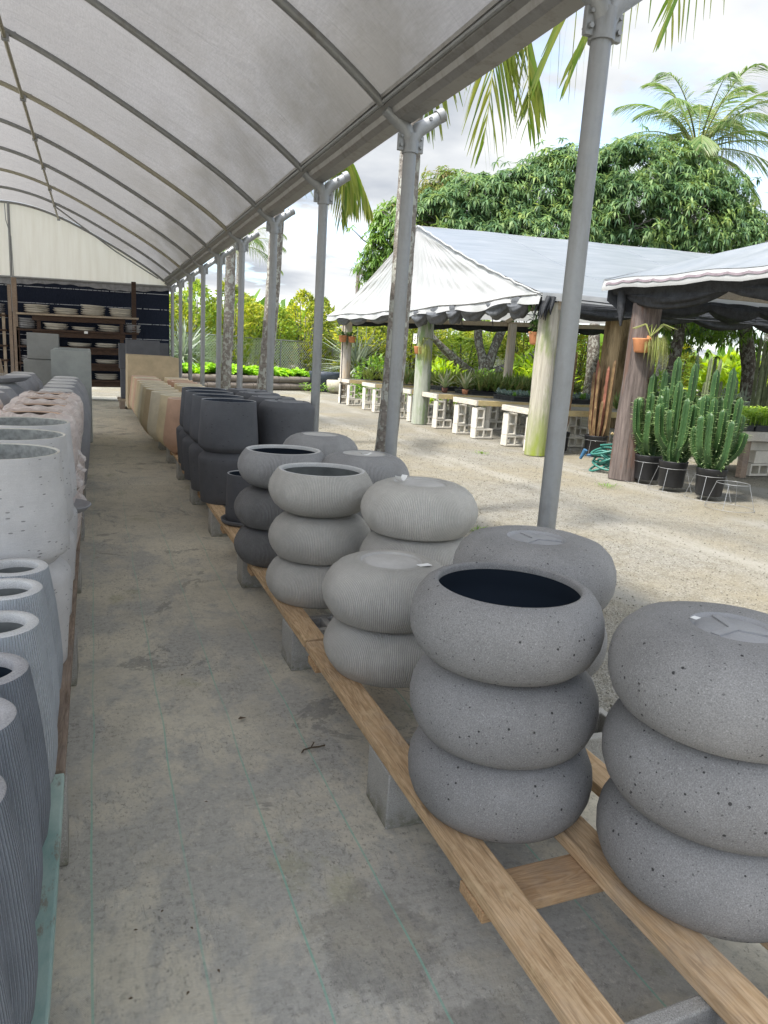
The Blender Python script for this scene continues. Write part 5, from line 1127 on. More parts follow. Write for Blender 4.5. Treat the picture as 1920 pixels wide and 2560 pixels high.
for i, ((x, y), H_) in enumerate((((11.6, 11.2), 1.5), ((12.6, 10.8), 1.9), ((13.4, 11.4), 1.6), ((10.2, 8.9 + 1.2), 1.5))):
    rnd.seed(60 + i); t = thing('column_cactus', f'slim grey-green column cactus clump deep under the tent, {ORD[i]} from its left' if i < 3 else 'slim column cactus clump behind the trailing moss pot', 'cactus', (x, y, 0)); m = MB(); ml = MB()
    for q in range(9): a = q * 2.4; rd_ = .05 + .2 * (q / 9) ** .5; stem(m, ml, [(rd_ * math.cos(a), rd_ * math.sin(a), 0), (rd_ * 1.1 * math.cos(a), rd_ * 1.1 * math.sin(a), .8), (rd_ * 1.25 * math.cos(a), rd_ * 1.25 * math.sin(a), H_ * rnd.uniform(.6, 1.3))], .035, 5, False, 0, 0)
    m.build('stems', mt['gcac'] if 'gcac' in mt else mt.setdefault('gcac', plain('grey_green_cactus', (.16, .19, .10), .7, 0, .3)), t)
rnd.seed(5)
# hose heap
k = NM('teal_hose', .4, 0, .4); k.color((.03, .15, .12)); mt['hose'] = k.m
t = thing('garden_hose', 'teal garden hose heaped at the foot of the dark red pole', 'hose', (7.0, 8.52, 0)); m = MB(); pts = []
for q in np.linspace(0, 7.3, 190): a = q * 2 * PI; pts.append(((.17 + .05 * math.sin(q * 5.1)) * math.cos(a) * (1 + .25 * math.sin(q * 2.3)), (.17 + .06 * math.cos(q * 3.7)) * math.sin(a), .025 + .042 * q + .05 * math.sin(a * 1.5 + q)))
pts += [(.1, -.12, .42), (.02, -.14, .52), (-.05, -.12, .56)]
m.tube(pts, .0165, 8); m.build('hose_coil', mt['hose'], t); m = MB(); m.tube([(-.05, -.12, .56), (-.075, -.112, .575)], .021, 10); m.build('brass_end', plain('brass', (.55, .42, .22), .4, .6), t)
m = MB(); m.tube([(-.36, .16, .16), (-.34, .13, .24), (-.33, .10, .30)], [.02, .028, .032], 10); m.tube([(-.3, .10, .22), (-.2, .05, .24)], .018, 8); m.build('nozzle', plain('blue_nozzle', (.04, .12, .22), .4), t)
# ---- seedling bench on the right
t = thing('seedling_bench', 'grey plank bench carrying black trays of seedlings at the right edge', 'bench', (8.6, 7.85, 0)); o = np.array((8.6, 7.85, 0))
m = MB(); m.box((8.55, 7.84, .56), (12.5, 7.9, .70), ch=.005); m.move(-o); m.build('front_board', mt['tabw'], t)
m = MB(); m.box((8.55, 7.902, .63), (12.5, 9.1, .69)); m.move(-o); m.build('top', mt['pineg'], t)
for xq in (9.0, 11.5):
    m = MB(); m.box((xq, 7.91, 0), (xq + .12, 8.0, .628)); m.move(-o); m.build('leg', mt['oldw'], t)
block(9.35, 8.05, 0, 'flat', 'yellowish hollow block lying under the seedling bench', 'blocks under the seedling bench', 'blkw'); block(9.42, 8.06, .196, 'up', 'pale block resting on the yellowish one under the seedling bench', 'blocks under the seedling bench', 'blkw')
m = MB(); m.box((9.3, 8.1, .392), (9.9, 8.4, .52)); tag(m.build('block_pier', mt['blkw']), 'pale solid block wedged under the seedling bench', 'block')
for i in range(5): tray(8.56 + .62 * i, 7.93, .702, .58, 1.1, f'black tray of bright seedlings, {ORD[i]} from the euphorbias', 'black trays on the seedling bench')
mt['seed'] = leafm('seedling_leaf', [(.20, .36, .04), (.32, .50, .07), (.45, .60, .12)], .45); n = 1500; m = MB()
X = RG.uniform(8.58, 11.6, n); Y = RG.uniform(7.95, 9.0, n)
for q in range(0, n, 3): m.tube([(X[q], Y[q], .76), (X[q] + RG.normal() * .01, Y[q] + RG.normal() * .01, .92)], .006, 4, 0, False)
for q in range(4): a = RG.uniform(0, 6.28, n); m.leaves(np.stack([X, Y, RG.uniform(.88, 1.0, n)], 1), np.stack([np.cos(a), np.sin(a), RG.uniform(.1, .9, n)], 1), np.tile((0, 0, 1.), (n, 1)), RG.uniform(.05, .1, n), .03, 0, .15)
tag(m.build('seedlings', mt['seed']), 'dense bright green seedlings filling the trays at the right edge', 'seedlings', kind='stuff')

# ================================================================== PALMS BESIDE THE SHED
mt['ptrunk'] = bark('palm_bark', (.13, .115, .10), (.30, .275, .245), (.40, .41, .37), 7, .7, 1.6)
mt['dbark'] = bark('dark_bark', (.045, .038, .032), (.15, .13, .11), (.24, .24, .21), 5, .8)
mt['pfro'] = leafm('palm_leaflet', [(.07, .14, .02), (.13, .21, .03), (.24, .27, .06), (.16, .21, .05)], .5, .42, 1.5)
mt['coco'] = leafm('coconut_leaflet', [(.07, .14, .04), (.12, .21, .06), (.19, .27, .09), (.32, .34, .2)], .45, .4, 1.3)
mt['rach'] = plain('palm_rib', (.22, .24, .09), .5)
def frond(m, P0, P1, P2, n, ll, lw, droop, mi=0, mr=1, r0=.018, vee=.5):
    t = np.linspace(0, 1, 20)[:, None]; P0, P1, P2 = map(lambda q: np.array(q, float), (P0, P1, P2)); C = (1 - t) ** 2 * P0 + 2 * t * (1 - t) * P1 + t ** 2 * P2
    m.tube(C, np.linspace(r0, .003, 20), 5, mr)
    tt = np.linspace(.16, .995, n); Q = np.stack([np.interp(tt, t[:, 0], C[:, i]) for i in range(3)], 1); T = np.gradient(Q, axis=0); T /= np.linalg.norm(T, axis=1)[:, None]
    Sd = np.cross(T, (0, 0, 1.)); Sd /= np.linalg.norm(Sd, axis=1)[:, None] + 1e-6
    for s_ in (-1, 1):
        L_ = ll * np.sin(PI * np.clip(tt * .88 + .10, 0, 1)) ** .55 * RG.uniform(.85, 1.1, n)
        D = Sd * s_ * (1 - tt[:, None] * .45) + T * (.45 + .7 * tt[:, None]) + np.array((0, 0, -1.)) * droop * RG.uniform(.6, 1.4, n)[:, None] + RG.normal(size=(n, 3)) * .07
        D /= np.linalg.norm(D, axis=1)[:, None]; U2 = np.cross(D, T); b = .18 + .3 * droop
        Up = np.tile((0, 0, 1.), (n, 1)) * .6 - Sd * s_ * .5; SS = np.cross(D, Up); SS /= np.linalg.norm(SS, axis=1)[:, None] + 1e-6
        w_ = lw * RG.uniform(.8, 1.1, n)[:, None]; LL = L_[:, None]
        V = [Q - SS * w_ * .25, Q + SS * w_ * .25]
        for f_, ww in ((.35, .5), (.7, .42), (1., .06)):
            c_ = Q + D * LL * f_ + np.array((0, 0, -1.)) * LL * b * f_ ** 2; V += [c_ - SS * w_ * ww, c_ + SS * w_ * ww]
        V = np.stack(V, 1); k_ = np.arange(n)[:, None] * 8
        m.add(V.reshape(-1, 3), np.concatenate([k_ + np.array([[2 * e, 2 * e + 1, 2 * e + 3, 2 * e + 2]]) for e in range(3)]), mi, True)
def palm(label, base, top, r, fr, ll, lw, droop, name='palm_tree', mats=('pfro', 'rach'), n=34, r0=.018):
    t = thing(name, label, 'palm', base, 0, 'palms along the shed side' if name == 'palm_tree' else None); o = np.array(base); b, tp = np.array(base, float), np.array(top, float)
    q = np.linspace(0, 1, 50)[:, None]; C = b + (tp - b) * q; C[:, 0] += .03 * np.sin(q[:, 0] * 5); rr = r * (1.12 - .22 * q[:, 0]) * (1 + .025 * np.sin(np.arange(50) * 2.1)) + r * .4 * np.exp(-q[:, 0] * 25)
    m = MB(); m.tube(C - o, rr, 18); m.build('trunk', mt['ptrunk'], t)
    for (P1, P2) in fr:
        m = MB(); frond(m, tp - o, np.array(P1) - o, np.array(P2) - o, n, ll, lw, droop, r0=r0); m.build('frond', [mt[mats[0]], mt[mats[1]]], t)
    return t
def crown(tp, n, R, up, dn, seed, az0=0):
    g2 = random.Random(seed); out_ = []
    for i in range(n):
        a = az0 + i * 2.399; u = up * (1 - .9 * i / n) + g2.uniform(-.1, .1); e = dn * (i / n) + g2.uniform(-.2, .2); c, s_ = math.cos(a), math.sin(a); r_ = R * g2.uniform(.85, 1.1)
        out_.append(((tp[0] + c * r_ * .55, tp[1] + s_ * r_ * .55, tp[2] + u), (tp[0] + c * r_, tp[1] + s_ * r_, tp[2] + u * .5 - e)))
    return out_
tp = (2.46, 5.78, 4.35); fr = [((2.9, 5.2, 4.7), (2.62, 4.95, 2.98)), ((3.1, 5.3, 4.7), (3.0, 5.0, 3.2)), ((2.75, 6.4, 4.8), (3.05, 7.0, 3.7)), ]
palm('palm with a lichened trunk behind the second post', (2.39, 5.98, 0), tp, .088, fr, .60, .036, .7, n=30)
tp = (3.3, 2.0, 4.6); fr = [((3.2, 4.2, 5.0), (3.10, 5.2, 3.42)), ((3.35, 4.0, 5.1), (3.38, 5.1, 3.6)), ((3.9, 4.0, 5.4), (4.3, 5.2, 4.15))]
palm('palm standing just outside the right edge beside the first post', (3.35, 1.6, 0), tp, .09, fr, .58, .034, .85, n=26)
tp = (2.62, 10.9, 4.75); fr = [((3.3, 10.8, 5.1), (3.62, 10.6, 3.55)), ((3.3, 10.5, 5.0), (3.3, 10.3, 3.3)), ((3.4, 11.0, 5.0), (3.95, 10.9, 3.6)), ((3.1, 10.4, 5.0), (3.35, 10.2, 3.55)), ((3.2, 11.3, 5.1), (3.9, 11.4, 4.0)), ((2.8, 10.1, 5.1), (2.95, 9.5, 3.95)), ((2.55, 9.9, 5.0), (2.42, 9.2, 3.85))]
palm('palm with a lichened trunk behind the fourth post', (2.40, 11.35, 0), tp, .105, fr, .62, .042, .8, n=28)
tp = (2.55, 14.6, 4.8); palm('palm with a pale spotted trunk behind the sixth post', (2.42, 14.95, 0), tp, .10, crown(tp, 8, 1.7, .9, .9, 8), .6, .042, .8, n=24)
# ---- coconut palm behind the mango
tp = (25.2, 27.3, 11.2); fr = []
for i in range(24):
    a = i * 2.399; e = i / 24; R_ = 4.7; el = 1.35 - 1.5 * e; c, s_ = math.cos(a), math.sin(a)
    fr.append(((tp[0] + c * R_ * .5 * math.cos(el * .8), tp[1] + s_ * R_ * .5 * math.cos(el * .8), tp[2] + R_ * .62 * math.sin(el) + .4), (tp[0] + c * R_ * (.35 + .65 * math.cos(el)), tp[1] + s_ * R_ * (.35 + .65 * math.cos(el)), tp[2] + R_ * .75 * math.sin(el) - 1.3 * (.3 + e))))
palm('tall coconut palm rising behind the mango trees', (25.0, 27.5, 0), tp, .2, fr, 1.15, .05, .34, 'coconut_palm', ('coco', 'rach'), 64, .045)
tp = (34.5, 30, 7.5); palm('coconut palm with drooping fronds at the right edge behind the mango', (34.5, 30, 0), tp, .2, crown(tp, 13, 4.5, 2.2, 2.5, 4), 1.1, .06, .7, 'coconut_palm', ('coco', 'rach'), 40, .04)
tp = (8.2, 45, 7.3); palm('small distant palm above the yellow hedge', (8.2, 45, 0), tp, .2, crown(tp, 9, 2.8, 2.0, 1.2, 6), .9, .05, .5, 'distant_palm', ('coco', 'rach'), 26, .03)

# ================================================================== TREES
mt['mango'] = leafm('mango_leaf', [(.06, .12, .06), (.095, .18, .075), (.14, .235, .09), (.21, .29, .11)], .35, .5, 1.3, .3, .9)
mt['mango2'] = leafm('light_mango_leaf', [(.09, .15, .03), (.14, .21, .045), (.22, .24, .07), (.24, .20, .09)], .35, .4)
mt['hedge'] = leafm('hedge_leaf', [(.16, .24, .035), (.25, .33, .05), (.36, .41, .07), (.42, .43, .09)], .55, .5, 1.3, .35, .8)
mt['hedgeg'] = leafm('hedge_green_leaf', [(.14, .25, .05), (.24, .36, .06), (.36, .44, .08)], .5, .5, 1.3)
mt['bush'] = leafm('bush_leaf', [(.06, .14, .02), (.12, .24, .03), (.22, .36, .05), (.10, .2, .06)], .45, .5, 1.35)
mt['limeb'] = leafm('lime_leaf', [(.22, .38, .03), (.34, .50, .05), (.42, .55, .08)], .5, .5, 1.3)
mt['silver'] = leafm('silver_blade', [(.22, .27, .22), (.32, .37, .30), (.40, .44, .33)], .15, .5)
mt['veg'] = leafm('vegetable_leaf', [(.20, .42, .03), (.32, .58, .05), (.42, .65, .08)], .4, .5, 1.3)
def mango(name, label, base, lobes, ncl, mat, trunk, ll=.35, group=None, seed=1, nl=9):
    g2 = np.random.default_rng(seed); t = thing(name, label, 'tree', base, 0, group); o = np.array(base, float)
    LB = np.array([q[:3] for q in lobes], float); LR = np.array([q[3:6] for q in lobes], float)
    area = (LR[:, 0] * LR[:, 2]) ** 1.0; pick = g2.choice(len(lobes), ncl * 3, p=area / area.sum())
    d = g2.normal(size=(ncl * 3, 3)); d /= np.linalg.norm(d, axis=1)[:, None]; rr = g2.uniform(.72, 1.03, ncl * 3) ** .8
    P = LB[pick] + d * LR[pick] * rr[:, None]; P += g2.normal(size=P.shape) * np.where(g2.random((len(P), 1)) < .15, .34, .12)
    q = np.min(np.where(np.arange(len(lobes))[None] == pick[:, None], 9, np.sqrt((((P[:, None] - LB[None]) / LR[None]) ** 2).sum(-1))), 1)
    ok = q > .86; P, d = P[ok][:ncl], d[ok][:ncl]; c = len(P)
    # light and dark clumps: cull whole pockets so the crown has holes
    pk = np.sin(P[:, 0] * 1.9 + seed) + np.sin(P[:, 1] * 1.7 + P[:, 2] * 2.3) + np.sin(P[:, 2] * 3.1 - P[:, 0] * .9); kp = pk > -1.5; P, d = P[kp], d[kp]; c = len(P)
    ax = d + np.array((0, 0, .55)); ax /= np.linalg.norm(ax, axis=1)[:, None]
    ph = g2.uniform(0, 6.28, (c, 1)) + np.arange(nl)[None] * (2 * PI / nl) + g2.normal(size=(c, nl)) * .15
    e1 = np.cross(ax, (0.3, .2, 1.)); e1 /= np.linalg.norm(e1, axis=1)[:, None]; e2 = np.cross(ax, e1)
    D = (np.cos(ph)[..., None] * e1[:, None] + np.sin(ph)[..., None] * e2[:, None]) * 1. + ax[:, None] * g2.uniform(.1, .7, (c, nl, 1)) + np.array((0, 0, -.45))
    PP = np.repeat(P[:, None], nl, 1).reshape(-1, 3); D = D.reshape(-1, 3); n = len(D)
    m = MB(); m.leaves(PP, D, np.tile((0, 0, 1.), (n, 1)) + .15 * g2.normal(size=(n, 3)), ll * g2.uniform(.7, 1.15, n), ll * .23, 0, .3, .45); m.move(-o); m.build('crown', mat, t)
    m = MB()
    for pts, r0, r1 in trunk:
        pts = np.array(pts, float); tq = np.linspace(0, 1, 14); tl_ = np.linspace(0, 1, len(pts)); Q = np.stack([np.interp(tq, tl_, pts[:, i]) for i in range(3)], 1); Q[1:-1] += g2.normal(size=(12, 3)) * r0 * .15
        for _ in range(2): Q[1:-1] = (Q[:-2] + 2 * Q[1:-1] + Q[2:]) / 4
        m.tube(Q - o, np.linspace(r0, r1, 14) * (1 + .08 * np.sin(tq * 20)), 12)
    tw = g2.choice(c, min(90, c), replace=False); 
    for q in tw:
        s_ = LB[np.argmin(((P[q] - LB) ** 2).sum(-1))]; m.tube([s_ - o, (s_ + P[q]) / 2 - o + g2.normal(size=3) * .2, P[q] - o], [.05, .03, .012], 5)
    m.build('trunk', mt['dbark'], t); return t
TK = (14.3, 25.3)
mango('mango_tree', 'broad dark green mango tree with a forked trunk behind the white tent', (TK[0], TK[1], 0),
      [(11.9, 25.2, 6.3, 1.5, 1.6, 1.1), (13.6, 25.4, 6.9, 1.8, 1.8, 1.3), (15.6, 25.6, 7.3, 2.0, 2.0, 1.5), (17.3, 25.5, 8.1, 2.0, 2.0, 1.6), (12.6, 24.4, 5.4, 1.6, 1.5, 1.1), (14.8, 24.2, 5.6, 2.0, 1.6, 1.3), (16.9, 24.3, 6.1, 2.0, 1.7, 1.5), (15.7, 26.5, 5.2, 3, 2, 1.6), (13.6, 25.5, 4.6, 2.2, 1.7, .9)], 5600, mt['mango'],
      [([(14.2, 25.3, 0), (14.2, 25.3, .7), (14.35, 25.3, 1.3)], .34, .28), ([(14.3, 25.3, 1.2), (14.6, 25.2, 2.2), (15.4, 25.3, 3.8), (16.2, 25.5, 6)], .22, .09), ([(14.3, 25.3, 1.2), (13.95, 25.4, 2.2), (13.8, 25.4, 3.6), (13.5, 25.4, 5.8)], .2, .08), ([(14.2, 25.3, .8), (13.2, 25, 1.25), (12.1, 24.7, 1.9), (11.1, 24.6, 2.7), (10.6, 24.8, 4.5)], .2, .07), ([(14.4, 25.2, 1.0), (15.6, 25, 1.6), (17, 24.8, 2.3), (18.2, 24.8, 3.6)], .17, .06)], seed=3)
mango('mango_tree', 'big dark mango tree left of the coconut palm, tallest of the group', (21.0, 24.6, 0),
      [(19.6, 25, 8.5, 2.2, 2., 1.6), (21.6, 25.2, 8.9, 2.2, 2., 1.5), (23.6, 25., 8.2, 2.1, 2., 1.6), (25.2, 25., 7.0, 1.7, 2., 1.7), (19.2, 23.8, 6.8, 2., 1.6, 1.7), (21.4, 23.6, 7.0, 2.2, 1.6, 1.8), (23.6, 23.8, 6.4, 2.1, 1.6, 1.8), (20.4, 24., 5.1, 2.4, 1.6, 1.3), (23.4, 24, 4.6, 2.4, 1.8, 1.4)], 6400, mt['mango'],
      [([(20.5, 24.3, 0), (20.3, 24.3, 2), (20.6, 24.4, 4)], .36, .25), ([(20.5, 24.4, 3), (22, 24.6, 5), (23.5, 24.8, 7)], .2, .08), ([(20.4, 24.4, 3), (19.6, 24.6, 5), (19.3, 24.9, 8)], .2, .08), ([(16.6, 21.6, 0), (16.6, 21.7, 2), (17, 22.4, 4), (18, 23.5, 6)], .26, .12)], seed=7)
mango('mango_tree', 'thinner yellowish mango tree behind the white tent peak', (12.6, 27.5, 0), [(12.2, 27, 7.2, .9, 1., .8), (12.9, 27.2, 7.8, .9, 1., .75), (13.6, 27.4, 7.6, .9, 1., .7), (11.8, 27., 6.4, .9, 1., .8), (13, 27, 6.6, 1.1, 1., .9)], 700, mt['mango2'], [([(12.6, 27.5, 0), (12.6, 27.4, 4), (12.7, 27.3, 7.2)], .2, .06)], .32, seed=9)
mango('mango_tree', 'bright green mango tree hanging over the left end of the white tent', (11.6, 29.5, 0), [(11.5, 29.2, 6.6, .8, .8, .8), (11.2, 29.2, 5.7, .7, .7, .8), (12.0, 29.3, 7.2, .8, .8, .7), (11.0, 29.2, 5.0, .5, .6, .5)], 420, leafm('bright_mango_leaf', [(.09, .18, .04), (.14, .26, .05), (.22, .33, .08)], .4, .4), [([(11.8, 29.5, 0), (11.8, 29.4, 3.5), (11.6, 29.3, 6.6)], .16, .05)], .36, seed=12)
mango('fruit_tree', 'sparse reddish leaved tree at the right edge behind the mango', (30.5, 26, 0), [(30.3, 26, 8.6, 1.6, 1.4, 1.0), (31, 26, 7.4, 1.8, 1.5, 1.2), (30, 25.8, 6.2, 1.6, 1.4, 1.0)], 520, leafm('reddish_leaf', [(.10, .12, .05), (.17, .15, .07), (.24, .13, .08)], .3), [([(30.5, 26, 0), (30.5, 26, 4), (30.6, 26, 8)], .2, .06)], .22, seed=15)
mango('shade_tree', 'dark trunked shade tree behind the seedling bench', (17.6, 15.6, 0), [(17.2, 16, 3.5, 2.2, 1.8, 1.1), (19.5, 15.6, 3.5, 2.2, 1.8, 1.3), (15.6, 16.6, 3.1, 1.4, 1.3, .9), (21.5, 15, 2.9, 2., 1.8, 1.4), (23, 13.6, 3.2, 2, 1.8, 1.4)], 1900, mt['bush'], [([(17.6, 15.6, 0), (17.5, 15.6, 1.6), (17.0, 15.9, 3.4)], .3, .15), ([(17.6, 15.6, 1.2), (18.4, 15.5, 2.4), (19.6, 15.6, 3.8)], .2, .1), ([(14.9, 15.9, 0), (14.9, 15.9, 1.6), (15.4, 16.3, 3.4)], .22, .12)], .22, seed=17)

# ================================================================== HEDGE, FENCE, VEGETABLE BED
FD = np.array((4.17, 1.98)); FD /= np.linalg.norm(FD); FN = np.array((-FD[1], FD[0])); F0 = np.array((3.6, 25.2))
def fp(s_, d_, z=0): q = F0 + FD * s_ + FN * d_; return (q[0], q[1], z)
hv = []
def shrub_mesh(seed, mats, H_):
    g2 = np.random.default_rng(seed); m = MB(); n = 2600; z = H_ * g2.uniform(.06, 1., n) ** .85; a = g2.uniform(0, 6.28, n); r_ = (1.0 + .25 * np.sin(z * 2 + seed)) * g2.uniform(.25, 1., n) ** .5 * np.clip((H_ * 1.03 - z) / .9, .15, 1)
    P = np.stack([np.cos(a) * r_, np.sin(a) * r_ * .8, z], 1); P += .12 * np.sin(P[:, [1, 2, 0]] * 7); D = np.stack([np.cos(a), np.sin(a), g2.uniform(-.2, 1.2, n)], 1) + g2.normal(size=(n, 3)) * .5
    m.leaves(P, D, g2.normal(size=(n, 3)) + (0, 0, 1.), g2.uniform(.10, .22, n), .075, 0, .15); return m
sh = []
for i in range(3):
    t = thing('hedge_shrub', 'x', 'shrub'); shrub_mesh(20 + i, None, 3.6).build('foliage', mt['hedge'] if i != 1 else mt['hedgeg'], t); m = MB()
    for q in range(7): a = q * .9; m.tube([(.1 * math.cos(a), .1 * math.sin(a), 0), (.3 * math.cos(a), .25 * math.sin(a), 1.6), (.5 * math.cos(a), .4 * math.sin(a), 3.2)], [.05, .035, .012], 5)
    m.build('stems', mt['dbark'], t); sh.append(t)
pl = [(-3.2 + 1.28 * i, 3.6 + .35 * math.sin(i * 2.1), i % 3, .98 + .13 * math.sin(i * 1.7)) for i in range(22)]
for i, (s_, d_, v_, sc) in enumerate(pl):
    o = sh[v_] if i < 3 and v_ == i else dup(sh[v_]); x, y, _ = fp(s_, d_); o.location = (x, y, 0); o.rotation_euler = (0, 0, i * 1.9); o.scale = (1, 1, sc)
    tag(o, 'yellow-green shrub in the hedge behind the wire fence', 'shrub', 'hedge shrubs behind the wire fence')
rest = []
for i in range(9):
    o = dup(sh[(i * 2) % 3]); o.location = (10.5 + i * 2.4, 28.5 + 1.2 * math.sin(i * 1.3), 0); o.rotation_euler = (0, 0, i); o.scale = (1.4, 1.2, .8 + .12 * math.sin(i * 2.2)); tag(o, 'green shrub in the thicket behind the white tent', 'shrub', 'shrubs in the thicket behind the white tent')
def bushy(label, x, y, r_, h, mat, n, ll, wd, seed):
    g2 = np.random.default_rng(seed); d = g2.normal(size=(n, 3)); d /= np.linalg.norm(d, axis=1)[:, None]; d[:, 2] = np.abs(d[:, 2]); P = d * np.array((r_, r_, h)) * g2.uniform(.35, 1, (n, 1)) ** .6; m = MB()
    m.leaves(P, d + g2.normal(size=(n, 3)) * .5, g2.normal(size=(n, 3)) * .4 + (0, 0, 1.), g2.uniform(.6, 1.2, n) * ll, wd, 0, .2); m.tube([(0, 0, 0), (.05, 0, h * .5), (.02, .05, h * .85)], [.05, .03, .01], 6)
    o = m.build('garden_bush', mat, None, (x, y, 0)); tag(o, label, 'bush', 'bushes beyond the plant tables')
for i, (x, y, r_, h, mm, ll, wd, lb) in enumerate(((9.2, 23.6, 1.1, 1.5, 'bush', .2, .07, 'green bush behind the far corner table'), (11.4, 23.2, 1.2, 1.4, 'limeb', .3, .1, 'lime green bush left of the forked mango trunk'), (15.6, 23.4, 1.5, 2.0, 'limeb', .4, .16, 'broad-leaved lime bush right of the forked mango trunk'), (18.4, 20.6, 1.3, 1.6, 'bush', .22, .08, 'dark green bush in the shade deep under the trees'), (20, 18.6, 1.5, 2.2, 'limeb', .45, .18, 'broad-leaved lime bush deep behind the reddish cacti'), (22, 15.6, 1.7, 2.4, 'bush', .3, .12, 'green bush behind the euphorbias'), (24, 13, 1.7, 2.2, 'limeb', .3, .1, 'lime bush far behind the seedling bench'), (17, 12.4, 1.1, 1.1, 'silver', .3, .04, 'silvery bush behind the seedling bench'), (14.6, 13.6, 1.0, 1.1, 'silver', .3, .05, 'silvery bush behind the middle euphorbia'), (12.8, 22.5, 1.0, 1.2, 'bush', .2, .07, 'green bush before the forked mango trunk'), (26, 17, 3.2, 4.6, 'bush', .45, .16, 'large green bush closing the view under the trees'), (29, 13, 3.4, 4.6, 'bush', .35, .12, 'large green bush closing the view at the right edge'))):
    bushy(lb, x, y, r_, h, mt[mm], 900, ll, wd, 100 + i)
fen = thing('chain_link_fence', 'silver chain-link fence with a top rail before the yellow hedge', 'fence', fp(0, 2.9)); fo = np.array(fp(0, 2.9)); FH = 1.86
m = MB(); sA, sB = -3.6, 24.0
pitch = .125
for s_ in np.arange(sA - FH, sB, pitch):
    for sg_ in (0, 1):
        a, b = (s_, .04), (s_ + FH, FH)
        lo = max(0, (sA - s_) / FH); hi = min(1, (sB - s_) / FH)
        if hi <= lo: continue
        pa, pb = (s_ + FH * lo, FH * lo), (s_ + FH * hi, FH * hi)
        if sg_: pa, pb = (pa[0], FH - pa[1]), (pb[0], FH - pb[1])
        P1_, P2_ = np.array(fp(pa[0], 2.9 + .006 * sg_, pa[1])), np.array(fp(pb[0], 2.9 + .006 * sg_, pb[1])); m.bar(P1_ - fo, P2_ - fo, .011, .011)
m.build('wire_mesh', mt['fwire'] if 'fwire' in mt else mt.setdefault('fwire', plain('fence_wire', (.72, .73, .72), .45, .2, .1)), fen)
for i, s_ in enumerate(np.arange(-3.4, 24, 2.93)):
    m = MB(); m.tube([np.array(fp(s_, 2.86, 0)) - fo, np.array(fp(s_, 2.86, FH + .02)) - fo], .035, 8); m.build('post', mt['galv'], fen)
m = MB(); m.tube([np.array(fp(sA, 2.88, FH)) - fo, np.array(fp(sB, 2.88, FH)) - fo], .028, 8); m.build('top_rail', mt['galv'], fen)
# log wall
mt['log'] = wood('grey_log', (.12, .10, .085), (.26, .225, .19), (9, 9, 9), dirt=.5)
lz = 0
for c_ in range(2):
    s_ = -1.6 - .5 * c_
    for i, ln in enumerate((1.5, 1.9, 1.7, 2.3)):
        a, b = np.array(fp(s_, .0 + .05 * c_, .13 + .245 * c_)), np.array(fp(s_ + ln - .02, .0 + .05 * c_, .13 + .245 * c_)); s_ += ln
        if s_ - ln > 4.9: continue
        q = np.linspace(0, 1, 8)[:, None]; C_ = a + (b - a) * q; m = MB(); m.tube(C_ - a, .13 * (1 + .05 * np.sin(np.arange(8) * 1.7 + i)), 14)
        tag(m.build('log', mt['log'], None, a), f'grey log in the {"upper" if c_ else "lower"} course of the vegetable bed wall, {ORD[i]} from the left', 'log', 'logs of the vegetable bed wall')
m = MB(); P = np.array([[np.array(fp(s_, d_, .44 + .16 * math.sin(PI * min(1, d_ / 2.6)))) for s_ in np.linspace(-2.6, 4.9, 16)] for d_ in np.linspace(.12, 2.7, 8)]); m.grid(P); P2 = P.copy(); m.grid(np.array([P[:, -1], P[:, -1] - (0, 0, .5)])); tag(m.build('bed_soil', soil), kind='structure')
n = 6500; s_ = RG.uniform(-2.5, 4.9, n); d_ = RG.uniform(.15, 2.6, n); lift = .5 * np.clip(1 - (s_ - 1) / 9, .3, 1); P = np.array([fp(a, b, .55 + .12 * math.sin(a * 5) * math.sin(b * 6) + .30 * RG.random() * c) for a, b, c in zip(s_, d_, lift)]); a = RG.uniform(0, 6.28, n)
m = MB(); m.leaves(P, np.stack([np.cos(a), np.sin(a), RG.uniform(-.1, .8, n)], 1), np.tile((0, 0, 1.), (n, 1)), RG.uniform(.14, .26, n), .13, 0, .25); tag(m.build('vegetables', mt['veg']), 'bright green leafy vegetables filling the raised log bed', 'vegetables', kind='stuff')
def spiky(label, x, y, n, ln, wd, h, seed):
    g2 = np.random.default_rng(seed); a = g2.uniform(0, 6.28, n); el = g2.uniform(-.1, 1.3, n); D = np.stack([np.cos(a) * np.cos(el), np.sin(a) * np.cos(el), np.sin(el)], 1); m = MB(); P = np.tile((0, 0, h), (n, 1)) + D * .08
    m.leaves(P, D, np.tile((0, 0, 1.), (n, 1)) + .2 * g2.normal(size=(n, 3)), ln * g2.uniform(.75, 1.1, n), wd, 0, .18, .35); m.tube([(0, 0, 0), (0, 0, h)], .09, 8); tag(m.build('spiky_plant', mt['silver'], None, (x, y, 0)), label, 'plant', 'blue-grey spiky plants by the fence')
spiky('blue-grey spiky plant by the fence beside the last shed posts', 2.95, 25.9 + 1.2, 130, 1.75, .06, .85, 3); spiky('blue-grey spiky plant by the fence behind the far corner pole', 10.0, 28.2, 150, 1.9, .085, .75, 4)
n_ = 500; a = RG.uniform(0, 6.28, n_); m = MB(); xx = 8.6 + RG.uniform(-1.5, 3, n_); m.leaves(np.stack([xx, 26.6 + .45 * (xx - 8.6) + RG.uniform(-.8, .6, n_), RG.uniform(.05, .3, n_)], 1), np.stack([np.cos(a), np.sin(a), RG.uniform(.2, 1, n_)], 1), np.tile((0, 0, 1.), (n_, 1)), .16, .06); tag(m.build('weeds', mt['bush']), 'low green weeds along the fence behind the far corner pole', 'weeds', kind='stuff')
